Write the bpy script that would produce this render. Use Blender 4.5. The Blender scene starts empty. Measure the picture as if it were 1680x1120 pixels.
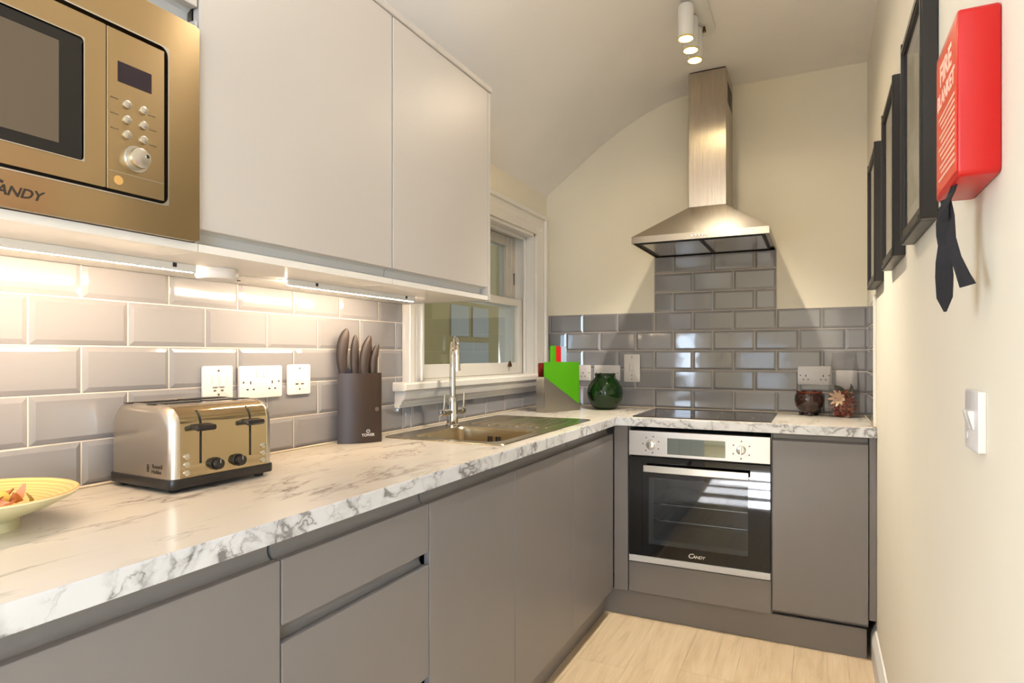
import bpy, bmesh, math, random
from mathutils import Vector, Matrix, Euler
random.seed(7)
S = bpy.context.scene
COL = S.collection
PI = math.pi
W = 0.92            # height of the worktop's top face above the floor; h-values below are relative to it

# ------------------------------------------------------------------ camera, world, lights, exposure
cam = bpy.data.cameras.new('camera')
cam.sensor_width = 36.0
cam.lens = 1030.58 / 1680 * 36.0
cam.shift_y = 22.7 / 1680
cam.clip_start = 0.02
camo = bpy.data.objects.new('camera', cam)
camo.location = (1.4136, -3.3673, 0.2838 + W)
camo.rotation_euler = (PI / 2, 0, 0.4537)
COL.objects.link(camo)
S.camera = camo

world = bpy.data.worlds.new('sky')
S.world = world
world.use_nodes = True
bg = world.node_tree.nodes['Background']
bg.inputs[0].default_value = (0.62, 0.80, 1.0, 1)
bg.inputs[1].default_value = 1.0  #WORLD

def area(name, loc, rot, sx, sy, power, color):
    l = bpy.data.lights.new(name, 'AREA')
    l.shape = 'RECTANGLE'; l.size = sx; l.size_y = sy; l.energy = power; l.color = color
    o = bpy.data.objects.new(name, l); o.location = loc; o.rotation_euler = rot
    COL.objects.link(o); return o

# daylight through the windows of the room behind the camera; left one added
DAY_A, DAY_B, DAY_C = 4, 105, 66
area('daylight_window', (0.70, -6.60, W + 0.18), (PI / 2, 0, 0), 0.66, 0.70, DAY_A, (0.74, 0.86, 1.0))
area('daylight_window_right', (2.85, -6.43, W + 0.40), (PI / 2, 0, 0), 1.5, 1.15, DAY_B, (0.52, 0.73, 1.0))
area('added_daylight_left', (-0.04, -4.45, W + 0.45), (PI / 2, 0, -PI / 2), 1.2, 1.15, DAY_C, (0.64, 0.79, 1.0))  # added fill that brightens the right wall
sun = bpy.data.lights.new('sun', 'SUN'); sun.energy = SUN_POWER = 45; sun.angle = 0.009; sun.color = (0.9, 0.93, 1.0)
suno = bpy.data.objects.new('sun', sun); suno.rotation_euler = (math.radians(68), 0, math.radians(-2)); suno.location = (0.7, -8, 4); COL.objects.link(suno)
# added fill lamp above the view, to brighten the ceiling
lr = bpy.data.lights.new('fill_lamp', 'POINT'); lr.energy = 3.5; lr.color = (1.0, 0.88, 0.74); lr.shadow_soft_size = 0.05
lro = bpy.data.objects.new('fill_lamp', lr); lro.location = (1.0, -2.05, W + 1.42); COL.objects.link(lro)
BEAM_POWER = 52
SPILL_POWER = 2.0
LED_STRENGTH = 132
BULB_STRENGTH = 60

S.view_settings.view_transform = 'Standard'
S.view_settings.look = 'None'
S.view_settings.gamma = 1.0
S.view_settings.use_curve_mapping = False
S.view_settings.exposure = 0.2
S.cycles.max_bounces = 10
S.cycles.diffuse_bounces = 5
S.cycles.glossy_bounces = 5
S.cycles.transparent_max_bounces = 12
S.cycles.sample_clamp_indirect = 6.0
S.cycles.caustics_reflective = False
S.cycles.caustics_refractive = False

# ------------------------------------------------------------------ materials
def lin(c):
    out = []
    for v in c[:3]:
        v /= 255.0
        out.append(v / 12.92 if v <= 0.04045 else ((v + 0.055) / 1.055) ** 2.4)
    return (*out, 1.0)

def mat(name, color, rough=0.5, metal=0.0, spec=0.5, coat=0.0, emit=None, estr=0.0, aniso=0.0):
    m = bpy.data.materials.new(name); m.use_nodes = True
    b = m.node_tree.nodes['Principled BSDF']
    b.inputs['Base Color'].default_value = lin(color)
    b.inputs['Roughness'].default_value = rough
    b.inputs['Metallic'].default_value = metal
    b.inputs['Specular IOR Level'].default_value = spec
    b.inputs['Coat Weight'].default_value = coat
    b.inputs['Coat Roughness'].default_value = 0.05
    if aniso: b.inputs['Anisotropic'].default_value = aniso
    if emit:
        b.inputs['Emission Color'].default_value = (*emit, 1); b.inputs['Emission Strength'].default_value = estr
    m['b'] = 1
    return m

def nodes(m):
    nt = m.node_tree
    return nt, nt.nodes, nt.links, nt.nodes['Principled BSDF']

def coords(m, scale=(1, 1, 1), rot=(0, 0, 0)):
    nt, n, l, b = nodes(m)
    tc = n.new('ShaderNodeTexCoord'); mp = n.new('ShaderNodeMapping')
    mp.inputs['Scale'].default_value = scale; mp.inputs['Rotation'].default_value = rot
    l.new(tc.outputs['Object'], mp.inputs['Vector'])
    return mp.outputs['Vector']

def ramp(m, fac, stops):
    nt, n, l, b = nodes(m)
    r = n.new('ShaderNodeValToRGB'); l.new(fac, r.inputs['Fac'])
    e = r.color_ramp.elements
    while len(e) < len(stops): e.new(0.5)
    for i, (p, c) in enumerate(stops):
        e[i].position = p; e[i].color = c if len(c) == 4 else (*c, 1)
    return r.outputs['Color']

def noise(m, vec, scale, detail=4, rough=0.5, dist=0.0):
    nt, n, l, b = nodes(m)
    t = n.new('ShaderNodeTexNoise'); l.new(vec, t.inputs['Vector'])
    t.inputs['Scale'].default_value = scale; t.inputs['Detail'].default_value = detail
    t.inputs['Roughness'].default_value = rough; t.inputs['Distortion'].default_value = dist
    return t.outputs['Fac']

def bump(m, h, strength, dist=0.001):
    nt, n, l, b = nodes(m)
    bp = n.new('ShaderNodeBump'); bp.inputs['Strength'].default_value = strength; bp.inputs['Distance'].default_value = dist
    l.new(h, bp.inputs['Height']); l.new(bp.outputs['Normal'], b.inputs['Normal'])

def mixc(m, fac, a, b_, mode='MIX'):
    nt, n, l, b = nodes(m)
    x = n.new('ShaderNodeMix'); x.data_type = 'RGBA'; x.blend_type = mode
    def put(v, s):
        if hasattr(v, 'is_output'): l.new(v, s)
        elif isinstance(v, (int, float)): s.default_value = v
        else: s.default_value = v
    put(fac, x.inputs[0]); put(a, x.inputs[6]); put(b_, x.inputs[7])
    return x.outputs[2]

def math_(m, op, a, b_=None):
    nt, n, l, b = nodes(m)
    x = n.new('ShaderNodeMath'); x.operation = op
    for i, v in enumerate((a, b_)):
        if v is None: continue
        if isinstance(v, (int, float)): x.inputs[i].default_value = v
        else: l.new(v, x.inputs[i])
    return x.outputs[0]

def setcol(m, c):
    nt, n, l, b = nodes(m); l.new(c, b.inputs['Base Color'])

def painted(name, color, rough, relief=0.05, scale=180):
    m = mat(name, color, rough)
    v = coords(m)
    f = noise(m, v, scale, 3)
    bump(m, f, relief, 0.0006)
    f2 = noise(m, v, 2.0, 2)
    c = lin(color)
    setcol(m, ramp(m, f2, [(0.3, tuple(x * 0.97 for x in c[:3])), (0.7, tuple(min(1, x * 1.02) for x in c[:3]))]))
    return m

M = {}
M['wall'] = painted('cream_wall_paint', (233, 224, 204), 0.75)
M['ceiling'] = painted('white_ceiling_paint', (248, 242, 236), 0.85)
M['gloss_white'] = painted('white_woodwork_paint', (228, 222, 212), 0.35, 0.15, 60)
M['old_white'] = painted('worn_white_paint', (205, 198, 186), 0.5, 0.5, 40)
M['skirt'] = painted('white_skirting_paint', (226, 220, 212), 0.45)
M['render_wall'] = painted('olive_outdoor_render', (156, 128, 74), 0.9, 0.4, 60)
M['upper'] = painted('pale_cashmere_lacquer', (194, 187, 180), 0.38, 0.02)
M['base'] = painted('taupe_grey_lacquer', (123, 119, 119), 0.36, 0.02)
M['channel'] = mat('grey_handle_channel', (128, 124, 122), 0.35)
M['channel_pale'] = mat('pale_handle_channel', (196, 194, 190), 0.35)
M['under'] = mat('white_melamine', (232, 226, 218), 0.35)
M['plastic'] = mat('white_plastic', (226, 219, 213), 0.28)
M['dark'] = mat('dark_hole', (22, 20, 20), 0.6)
M['grout'] = painted('pale_grout', (214, 202, 186), 0.85, 0.3, 300)
M['tile'] = mat('grey_glazed_tile', (150, 145, 143), 0.07, 0, 0.6, 0.3)
def tile_mat(m):
    nt, n, l, b = nodes(m)
    oi = n.new('ShaderNodeObjectInfo')
    c1 = lin((131, 129, 131))[:3]; c2 = lin((141, 139, 142))[:3]
    setcol(m, ramp(m, oi.outputs['Random'], [(0, c1), (1, c2)]))
    v = coords(m); bump(m, noise(m, v, 14, 1), 0.06, 0.01)
tile_mat(M['tile'])

def steel(name, color, rough, axis, aniso=0.8):
    m = mat(name, color, rough, 1.0, aniso=aniso)
    s = [900, 900, 900]; s[axis] = 3
    v = coords(m, tuple(s))
    f = noise(m, v, 1.0, 2)
    bump(m, f, 0.03, 0.0001)
    nt, n, l, b = nodes(m)
    tg = n.new('ShaderNodeTangent'); tg.direction_type = 'UV_MAP'; tg.uv_map = 'grain'
    l.new(tg.outputs[0], b.inputs['Tangent']); m['grain'] = axis
    r = n.new('ShaderNodeMapRange'); l.new(f, r.inputs['Value'])
    r.inputs['To Min'].default_value = rough * 0.95; r.inputs['To Max'].default_value = rough * 1.06
    l.new(r.outputs[0], b.inputs['Roughness'])
    return m
M['steel_x'] = steel('brushed_steel_sideways', (184, 172, 154), 0.26, 0)
M['steel_y'] = steel('brushed_steel_lengthways', (176, 154, 118), 0.25, 1)
M['stand_steel'] = mat('brushed_stand_steel', (200, 194, 184), 0.38, 1.0)
M['oven_steel'] = mat('brushed_oven_steel', (206, 201, 197), 0.32, 1.0)
M['rim_glow'] = mat('yellow_lamp_glow', (236, 208, 96), 0.35, 0.6)
M['steel_sink'] = steel('brushed_sink_steel', (208, 192, 162), 0.26, 1)
M['toaster_steel'] = mat('brushed_toaster_steel', (204, 194, 180), 0.3, 1.0)
M['steel_z'] = steel('brushed_steel_upright', (192, 182, 168), 0.27, 2)
M['chrome'] = mat('chrome', (225, 222, 216), 0.05, 1.0)
M['mirror_steel'] = mat('polished_steel', (186, 168, 134), 0.09, 1.0)
M['satin'] = mat('satin_metal', (208, 204, 196), 0.25, 1.0)
M['black_plastic'] = mat('black_plastic', (28, 24, 23), 0.35)
M['black_glass'] = mat('black_glass', (9, 8, 9), 0.03, 0, 0.5)
M['hob_glass'] = mat('ceramic_glass', (40, 34, 32), 0.05, 0, 0.6)
M['display'] = mat('dark_display', (32, 18, 34), 0.12)
M['mirror_panel'] = mat('mirrored_display', (150, 160, 162), 0.03, 1.0)
M['enamel'] = mat('grey_oven_enamel', (96, 100, 104), 0.3)
M['frame_black'] = mat('black_frame_wood', (30, 26, 24), 0.35)
M['frame_side'] = M['frame_black']
M['matboard'] = mat('white_mount_board', (226, 222, 214), 0.7)
M['red'] = mat('red_plastic', (190, 10, 10), 0.35)
M['black_web'] = painted('black_webbing', (22, 20, 24), 0.8, 0.6, 400)
M['label_red'] = mat('red_printed_label', (232, 62, 34), 0.25)
M['label_ink'] = mat('pale_print', (250, 205, 180), 0.4)
M['white_print'] = mat('white_print', (225, 222, 216), 0.5)
M['dark_print'] = mat('dark_print', (46, 34, 26), 0.5)
M['grey_print'] = mat('grey_print', (100, 82, 60), 0.5)
M['knife_brown'] = mat('dark_brown_soft_plastic', (44, 33, 28), 0.5)
M['block_brown'] = mat('dark_brown_block', (44, 31, 24), 0.42)
M['blue_steel'] = mat('dark_coated_blade', (44, 50, 66), 0.3, 0.6)
M['green_board'] = mat('lime_green_plastic', (74, 150, 8), 0.4)
M['red_board'] = mat('red_plastic_board', (206, 24, 26), 0.4)
M['blue_board'] = mat('pale_blue_plastic', (176, 202, 226), 0.4)
M['brown_board'] = mat('dark_red_brown_plastic', (128, 40, 24), 0.4)
M['vase_green'] = mat('deep_green_glaze', (10, 36, 6), 0.07, 0, 0.4, 0.0)
M['pot_brown'] = mat('dark_brown_glaze', (48, 26, 20), 0.12, 0, 0.5, 0.3)
M['pot_rim'] = mat('reddish_glazed_rim', (112, 44, 28), 0.2)
M['bowl_out'] = mat('cream_lacquer', (222, 214, 170), 0.3)
M['pod'] = painted('dried_yellow_pod', (216, 176, 84), 0.7, 0.6, 60)
M['petal_brown'] = painted('dried_brown_petal', (176, 112, 62), 0.7, 0.6, 80)
M['petal_pink'] = painted('dried_pink_petal', (206, 142, 110), 0.7, 0.6, 80)
M['petal_olive'] = painted('dried_olive_leaf', (128, 104, 40), 0.7, 0.6, 80)
M['flower_cream'] = painted('cream_dried_flower', (244, 206, 172), 0.7, 0.3, 80)
M['leaf_dark'] = painted('dark_dried_leaf', (62, 62, 36), 0.7, 0.5, 80)
M['brass'] = mat('aged_brass', (120, 92, 50), 0.35, 1.0)
M['bronze'] = mat('brown_bronze', (88, 66, 42), 0.4, 0.8)
M['film_white'] = mat('marbled_film', (214, 214, 216), 0.3)
M['sealant'] = mat('clear_sealant', (206, 190, 168), 0.3)
M['led'] = mat('led_diffuser', (255, 240, 220), 0.5, emit=(1.0, 0.77, 0.53), estr=LED_STRENGTH)
M['bulb'] = mat('lit_bulb', (255, 250, 235), 0.5, emit=(1.0, 0.86, 0.55), estr=BULB_STRENGTH)
M['lamp_white'] = mat('white_lamp_metal', (222, 220, 216), 0.4)

# painted bamboo rings for the bowl
m = M['bamboo'] = mat('coiled_bamboo', (222, 178, 110), 0.35)
nt, n, l, b = nodes(m)
v = coords(m); wv = n.new('ShaderNodeTexWave'); wv.wave_type = 'RINGS'; wv.rings_direction = 'Z'
l.new(v, wv.inputs['Vector']); wv.inputs['Scale'].default_value = 45; wv.inputs['Distortion'].default_value = 1.5
setcol(m, ramp(m, wv.outputs['Fac'], [(0, lin((204, 156, 90))[:3]), (1, lin((226, 186, 124))[:3])]))
bump(m, wv.outputs['Fac'], 0.3, 0.001)

def marble(name, base, vein, vscale, rot, thin, stretch=(1, 1, 1), rough=0.22, warp_=0.30, lo=0.44):
    m = mat(name, base, rough, 0, 0.5)
    nt, n, l, b = nodes(m)
    v = coords(m, stretch, rot)
    warp = n.new('ShaderNodeTexNoise'); l.new(v, warp.inputs['Vector'])
    warp.inputs['Scale'].default_value = vscale * 0.9; warp.inputs['Detail'].default_value = 6; warp.inputs['Roughness'].default_value = 0.6
    vm = n.new('ShaderNodeVectorMath'); vm.operation = 'MULTIPLY_ADD'
    l.new(warp.outputs['Color'], vm.inputs[0]); vm.inputs[1].default_value = (warp_, warp_, warp_); l.new(v, vm.inputs[2])
    def vein_f(scale, t, k):
        f = noise(m, vm.outputs[0], scale, 3, 0.55, 0.6)
        a = math_(m, 'ABSOLUTE', math_(m, 'SUBTRACT', f, k))
        return ramp(m, a, [(0, (1, 1, 1)), (t, (0.25, 0.25, 0.25)), (t * 3.2, (0, 0, 0))])
    v1 = vein_f(vscale, thin, 0.5); v2 = vein_f(vscale * 1.9, thin * 0.8, 0.46)
    mask = ramp(m, noise(m, v, vscale * 0.8, 3, 0.5), [(lo, (0.0, 0, 0)), (lo + 0.2, (1, 1, 1))])
    mask2 = ramp(m, noise(m, vm.outputs[0], vscale * 1.4, 2, 0.5), [(0.48, (0, 0, 0)), (0.66, (0.8, 0.8, 0.8))])
    f1 = math_(m, 'MULTIPLY', v1, mask); f2 = math_(m, 'MULTIPLY', v2, mask2)
    f = math_(m, 'MINIMUM', math_(m, 'ADD', f1, f2), 1.0)
    cloud = ramp(m, noise(m, v, vscale * 0.6, 4, 0.6), [(0.35, tuple(x * 0.93 for x in lin(base)[:3])), (0.6, lin(base)[:3])])
    setcol(m, mixc(m, math_(m, 'MULTIPLY', f, 0.85), cloud, lin(vein)))
    return m
M['marble'] = marble('marble_laminate', (212, 202, 188), (112, 98, 88), 3.9, (0, 0, 0.95), 0.015, (1.8, 0.55, 1))
M['marble_edge'] = marble('marble_edge_band', (214, 215, 218), (96, 92, 92), 8, (0.5, 0.3, 0.2), 0.026, (1, 0.9, 1.2), 0.22, 0.10, 0.34)

m = M['oak'] = mat('pale_oak_laminate', (214, 188, 150), 0.32, 0, 0.45)
nt, n, l, b = nodes(m)
oi = n.new('ShaderNodeObjectInfo')
tc = n.new('ShaderNodeTexCoord'); mp = n.new('ShaderNodeMapping'); l.new(tc.outputs['Object'], mp.inputs['Vector'])
mp.inputs['Scale'].default_value = (9, 1.0, 9)
cmb = n.new('ShaderNodeCombineXYZ'); l.new(math_(m, 'MULTIPLY', oi.outputs['Random'], 40.0), cmb.inputs[0]); l.new(math_(m, 'MULTIPLY', oi.outputs['Random'], 17.0), cmb.inputs[1])
l.new(cmb.outputs[0], mp.inputs['Location'])
g1 = noise(m, mp.outputs[0], 2.2, 6, 0.6, 0.9)
mp2 = n.new('ShaderNodeMapping'); l.new(mp.outputs[0], mp2.inputs['Vector']); mp2.inputs['Scale'].default_value = (12, 1.6, 12)
g2 = noise(m, mp2.outputs[0], 3.0, 3, 0.6)
c = ramp(m, g1, [(0.25, lin((174, 150, 118))[:3]), (0.5, lin((210, 188, 156))[:3]), (0.75, lin((224, 206, 176))[:3])])
c = mixc(m, 0.35, c, ramp(m, g2, [(0.3, lin((180, 152, 116))[:3]), (0.7, lin((228, 206, 172))[:3])]))
c = mixc(m, math_(m, 'MULTIPLY', oi.outputs['Random'], 0.22), c, lin((190, 162, 126)))
setcol(m, c); bump(m, g2, 0.08, 0.0006)

def glassy(name, tint, rough, refl=1.0):
    m = bpy.data.materials.new(name); m.use_nodes = True
    nt = m.node_tree; n = nt.nodes; l = nt.links
    n.remove(n['Principled BSDF']); out = n['Material Output']
    tr = n.new('ShaderNodeBsdfTransparent'); tr.inputs[0].default_value = (*tint, 1)
    gl = n.new('ShaderNodeBsdfGlossy'); gl.inputs['Roughness'].default_value = rough
    lw = n.new('ShaderNodeLayerWeight'); lw.inputs['Blend'].default_value = 0.5
    p5 = n.new('ShaderNodeMath'); p5.operation = 'POWER'; p5.inputs[1].default_value = 5.0; l.new(lw.outputs['Facing'], p5.inputs[0])
    fr = n.new('ShaderNodeMath'); fr.operation = 'MULTIPLY_ADD'; fr.inputs[1].default_value = 0.96; fr.inputs[2].default_value = 0.04; l.new(p5.outputs[0], fr.inputs[0])
    mx = n.new('ShaderNodeMixShader')
    mu = n.new('ShaderNodeMath'); mu.operation = 'MULTIPLY'; mu.inputs[1].default_value = refl; mu.use_clamp = True
    l.new(fr.outputs[0], mu.inputs[0]); l.new(mu.outputs[0], mx.inputs[0])
    l.new(tr.outputs[0], mx.inputs[1]); l.new(gl.outputs[0], mx.inputs[2]); l.new(mx.outputs[0], out.inputs[0])
    return m
M['pane'] = glassy('window_glass', (0.93, 0.95, 0.92), 0.02, 1.8)
M['oven_glass'] = glassy('tinted_oven_glass', (0.62, 0.65, 0.68), 0.02, 1.6)
M['film'] = glassy('clear_film', (0.90, 0.90, 0.90), 0.08, 2.2)
M['clear'] = glassy('picture_glass', (0.97, 0.97, 0.97), 0.02, 1.0)

def print_mat(name, seed, pal):
    m = mat(name, (225, 222, 214), 0.5)
    v = coords(m)
    nt, n, l, b = nodes(m)
    mp = n.new('ShaderNodeMapping'); l.new(v, mp.inputs['Vector']); mp.inputs['Location'].default_value = (seed, seed * 2.3, seed)
    f = noise(m, mp.outputs[0], 9, 4, 0.6, 1.0)
    setcol(m, ramp(m, f, [(0.36, lin(pal[0])[:3]), (0.47, lin(pal[1])[:3]), (0.56, lin(pal[2])[:3])]))
    return m
M['print_a'] = print_mat('muted_green_print', 1.7, ((96, 100, 60), (176, 172, 140), (214, 210, 196)))
M['print_b'] = print_mat('grey_botanical_print', 4.1, ((70, 66, 58), (196, 190, 178), (218, 214, 204)))
M['print_c'] = print_mat('green_botanical_print', 8.3, ((92, 112, 52), (150, 154, 132), (212, 212, 200)))
m = M['potpourri'] = mat('red_potpourri_mix', (150, 62, 44), 0.7)
nt, n, l, b = nodes(m)
oi = n.new('ShaderNodeTexVoronoi'); l.new(coords(m), oi.inputs['Vector']); oi.inputs['Scale'].default_value = 90
setcol(m, ramp(m, math_(m, 'FRACT', math_(m, 'MULTIPLY', oi.outputs['Color'], 3.0)), [(0.0, lin((108, 26, 22))[:3]), (0.4, lin((168, 62, 46))[:3]), (0.75, lin((206, 150, 116))[:3]), (1.0, lin((96, 70, 36))[:3])]))

# ------------------------------------------------------------------ mesh builder
class MB:
    def __init__(s): s.b = bmesh.new()
    def verts(s, vs, faces):
        v = [s.b.verts.new(p) for p in vs]
        for f in faces:
            try: s.b.faces.new([v[i] for i in f])
            except ValueError: pass
        return v
    def box(s, x0, x1, y0, y1, z0, z1, bev=0.0, seg=1):
        t = bmesh.new()
        p = [(x, y, z) for x in (x0, x1) for y in (y0, y1) for z in (z0, z1)]
        v = [t.verts.new(q) for q in p]
        for f in ((0, 1, 3, 2), (4, 6, 7, 5), (0, 4, 5, 1), (2, 3, 7, 6), (0, 2, 6, 4), (1, 5, 7, 3)): t.faces.new([v[i] for i in f])
        bmesh.ops.recalc_face_normals(t, faces=t.faces)
        if bev: bmesh.ops.bevel(t, geom=t.edges[:], offset=bev, segments=seg, affect='EDGES', profile=0.5)
        s.add(t); return s
    def add(s, t, mtx=None):
        if mtx is not None: bmesh.ops.transform(t, matrix=mtx, verts=t.verts)
        me = bpy.data.meshes.new('tmp'); t.to_mesh(me); t.free(); s.b.from_mesh(me); bpy.data.meshes.remove(me)
    def prism(s, poly, axis, a, b, bev=0.0, seg=2, bev_edges='caps'):
        """polygon in the two other axes (in order), run from a to b along axis"""
        t = bmesh.new()
        def put(p, c):
            q = list(p); q.insert(axis, c); return q
        A = [t.verts.new(put(p, a)) for p in poly]; B = [t.verts.new(put(p, b)) for p in poly]
        k = len(poly)
        fa = t.faces.new(A); fb = t.faces.new(B)
        for i in range(k): t.faces.new((A[i], A[(i + 1) % k], B[(i + 1) % k], B[i]))
        bmesh.ops.recalc_face_normals(t, faces=t.faces)
        if bev:
            ed = list(set(list(fa.edges) + list(fb.edges)))
            bmesh.ops.bevel(t, geom=ed, offset=bev, segments=seg, affect='EDGES', profile=0.5)
        s.add(t); return s
    def lathe(s, prof, seg=32, c=(0, 0, 0), sx=1, sy=1, closed_ends=True):
        rings = []
        for r, z in prof:
            if r < 1e-6: rings.append([s.b.verts.new((c[0], c[1], c[2] + z))])
            else: rings.append([s.b.verts.new((c[0] + r * sx * math.cos(2 * PI * i / seg), c[1] + r * sy * math.sin(2 * PI * i / seg), c[2] + z)) for i in range(seg)])
        for A, B in zip(rings, rings[1:]):
            for i in range(seg):
                j = (i + 1) % seg
                if len(A) == 1 and len(B) == 1: continue
                if len(A) == 1: s.b.faces.new((A[0], B[j], B[i]))
                elif len(B) == 1: s.b.faces.new((A[i], A[j], B[0]))
                else: s.b.faces.new((A[i], A[j], B[j], B[i]))
        if closed_ends:
            for R in (rings[0], rings[-1]):
                if len(R) > 2: s.b.faces.new(R)
        bmesh.ops.recalc_face_normals(s.b, faces=s.b.faces)
        return s
    def cyl(s, p0, p1, r0, r1=None, seg=20, bev=0.0):
        r1 = r0 if r1 is None else r1
        p0 = Vector(p0); p1 = Vector(p1); d = p1 - p0; L = d.length
        t = bmesh.new()
        bmesh.ops.create_cone(t, cap_ends=True, segments=seg, radius1=r0, radius2=r1, depth=L)
        if bev:
            ed = [e for e in t.edges if abs(e.verts[0].co.z - e.verts[1].co.z) < 1e-6]
            bmesh.ops.bevel(t, geom=ed, offset=bev, segments=2, affect='EDGES', profile=0.5)
        q = Vector((0, 0, 1)).rotation_difference(d.normalized()).to_matrix().to_4x4()
        s.add(t, Matrix.Translation((p0 + p1) / 2) @ q); return s
    def tube(s, pts, r, seg=12, caps=True, squash=None):
        pts = [Vector(p) for p in pts]; rr = r if isinstance(r, (list, tuple)) else [r] * len(pts)
        rings = []; up = Vector((0, 0, 1)); prev = None
        for i, p in enumerate(pts):
            d = (pts[min(i + 1, len(pts) - 1)] - pts[max(i - 1, 0)]).normalized()
            if prev is None:
                a = d.cross(up); a = a.normalized() if a.length > 1e-3 else Vector((1, 0, 0))
            else:
                a = (prev - d * prev.dot(d)).normalized()
            prev = a; c = d.cross(a)
            k = squash if squash else 1.0
            rings.append([s.b.verts.new(p + a * rr[i] * math.cos(2 * PI * j / seg) + c * rr[i] * k * math.sin(2 * PI * j / seg)) for j in range(seg)])
        for A, B in zip(rings, rings[1:]):
            for i in range(seg): s.b.faces.new((A[i], A[(i + 1) % seg], B[(i + 1) % seg], B[i]))
        if caps: s.b.faces.new(rings[0]); s.b.faces.new(rings[-1])
        bmesh.ops.recalc_face_normals(s.b, faces=s.b.faces)
        return s
    def ribbon(s, pts, widths, wdir, thick):
        wd = [Vector(w).normalized() for w in wdir]; pts = [Vector(p) for p in pts]
        R = []
        for i, p in enumerate(pts):
            t = (pts[min(i + 1, len(pts) - 1)] - pts[max(i - 1, 0)]).normalized()
            nrm = t.cross(wd[i]).normalized() * thick / 2; w = wd[i] * widths[i] / 2
            R.append([s.b.verts.new(q) for q in (p - w - nrm, p + w - nrm, p + w + nrm, p - w + nrm)])
        for A, B in zip(R, R[1:]):
            for i in range(4): s.b.faces.new((A[i], A[(i + 1) % 4], B[(i + 1) % 4], B[i]))
        s.b.faces.new(R[0]); s.b.faces.new(R[-1])
        bmesh.ops.recalc_face_normals(s.b, faces=s.b.faces)
        return s
    def xf(s, mtx): bmesh.ops.transform(s.b, matrix=mtx, verts=s.b.verts); return s

WM = {}          # world matrix of every object that can be a parent
def build(name, mb, material, parent=None, smooth=0, local=False, kind=None):
    me = bpy.data.meshes.new(name)
    if parent is not None and not local:
        mb.xf(WM[parent.name].inverted())
    mb.b.to_mesh(me); mb.b.free()
    mm = M[material] if isinstance(material, str) else material
    me.materials.append(mm)
    if 'grain' in mm:                                    # u runs across the brushing direction
        g = mm['grain']; uv = me.uv_layers.new(name='grain').data
        for p in me.polygons:
            nd = max(range(3), key=lambda q: abs(p.normal[q]))
            ax_ = [q for q in range(3) if q != g and q != nd]; u = ax_[0]
            for li in p.loop_indices:
                c_ = me.vertices[me.loops[li].vertex_index].co; uv[li].uv = (c_[u], c_[g if nd != g else ax_[-1]])
    if smooth:
        me.shade_smooth()
        me.set_sharp_from_angle(angle=math.radians(smooth))
    o = bpy.data.objects.new(name, me); COL.objects.link(o)
    if parent is not None:
        o.parent = parent; WM[o.name] = WM[parent.name].copy()
    else: WM[o.name] = Matrix.Identity(4)
    if kind: o['kind'] = kind
    return o
def thing(name, label, cat, loc=(0, 0, 0), rz=0, group=None):
    o = bpy.data.objects.new(name, None); COL.objects.link(o)
    o.location = loc; o.rotation_euler = (0, 0, rz); o.empty_display_size = 0.05
    o['label'] = label; o['category'] = cat
    if group: o['group'] = group
    WM[o.name] = Matrix.Translation(loc) @ Matrix.Rotation(rz, 4, 'Z')
    return o
def tag(o, label, cat, group=None):
    o['label'] = label; o['category'] = cat
    if group: o['group'] = group
    return o
def structure(name, mb, material, smooth=0): return build(name, mb, material, None, smooth, kind='structure')
def text(name, s, size, mtx, material, parent, shear=0.0, space=1.0, sx=1.0, bold=0.0):
    """flat lettering; mtx places text's x (reading) and y (up) axes in world space"""
    cu = bpy.data.curves.new(name, 'FONT'); cu.body = s; cu.size = size; cu.extrude = 0.0002; cu.shear = shear
    cu.space_character = space; cu.align_x = 'CENTER'; cu.align_y = 'CENTER'; cu.offset = bold; cu.resolution_u = 3
    t = bpy.data.objects.new('tmp_text', cu); COL.objects.link(t)
    bpy.context.view_layer.update()
    me = bpy.data.meshes.new_from_object(t.evaluated_get(bpy.context.evaluated_depsgraph_get()))
    bpy.data.objects.remove(t); bpy.data.curves.remove(cu)
    me.transform(WM[parent.name].inverted() @ mtx @ Matrix.Diagonal((sx, 1, 1, 1)))
    me.name = name; me.materials.clear(); me.materials.append(M[material])
    o = bpy.data.objects.new(name, me); COL.objects.link(o); o.parent = parent; WM[o.name] = WM[parent.name].copy()
    return o
def axes(origin, xd, yd):
    x = Vector(xd).normalized(); y = Vector(yd).normalized(); z = x.cross(y)
    return Matrix(((x[0], y[0], z[0], origin[0]), (x[1], y[1], z[1], origin[1]), (x[2], y[2], z[2], origin[2]), (0, 0, 0, 1)))
FACE_L = lambda x, y, h: axes((x, y, W + h), (0, 1, 0), (0, 0, 1))       # on a face looking towards +x
FACE_B = lambda x, y, h: axes((x, y, W + h), (1, 0, 0), (0, 0, 1))       # on a face looking towards -y
FACE_R = lambda x, y, h: axes((x, y, W + h), (0, -1, 0), (0, 0, 1))      # on a face looking towards -x
def B(x0, x1, y0, y1, h0, h1, bev=0.0, seg=1): return MB().box(x0, x1, y0, y1, W + h0, W + h1, bev, seg)

XR = 1.62           # right wall
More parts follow.
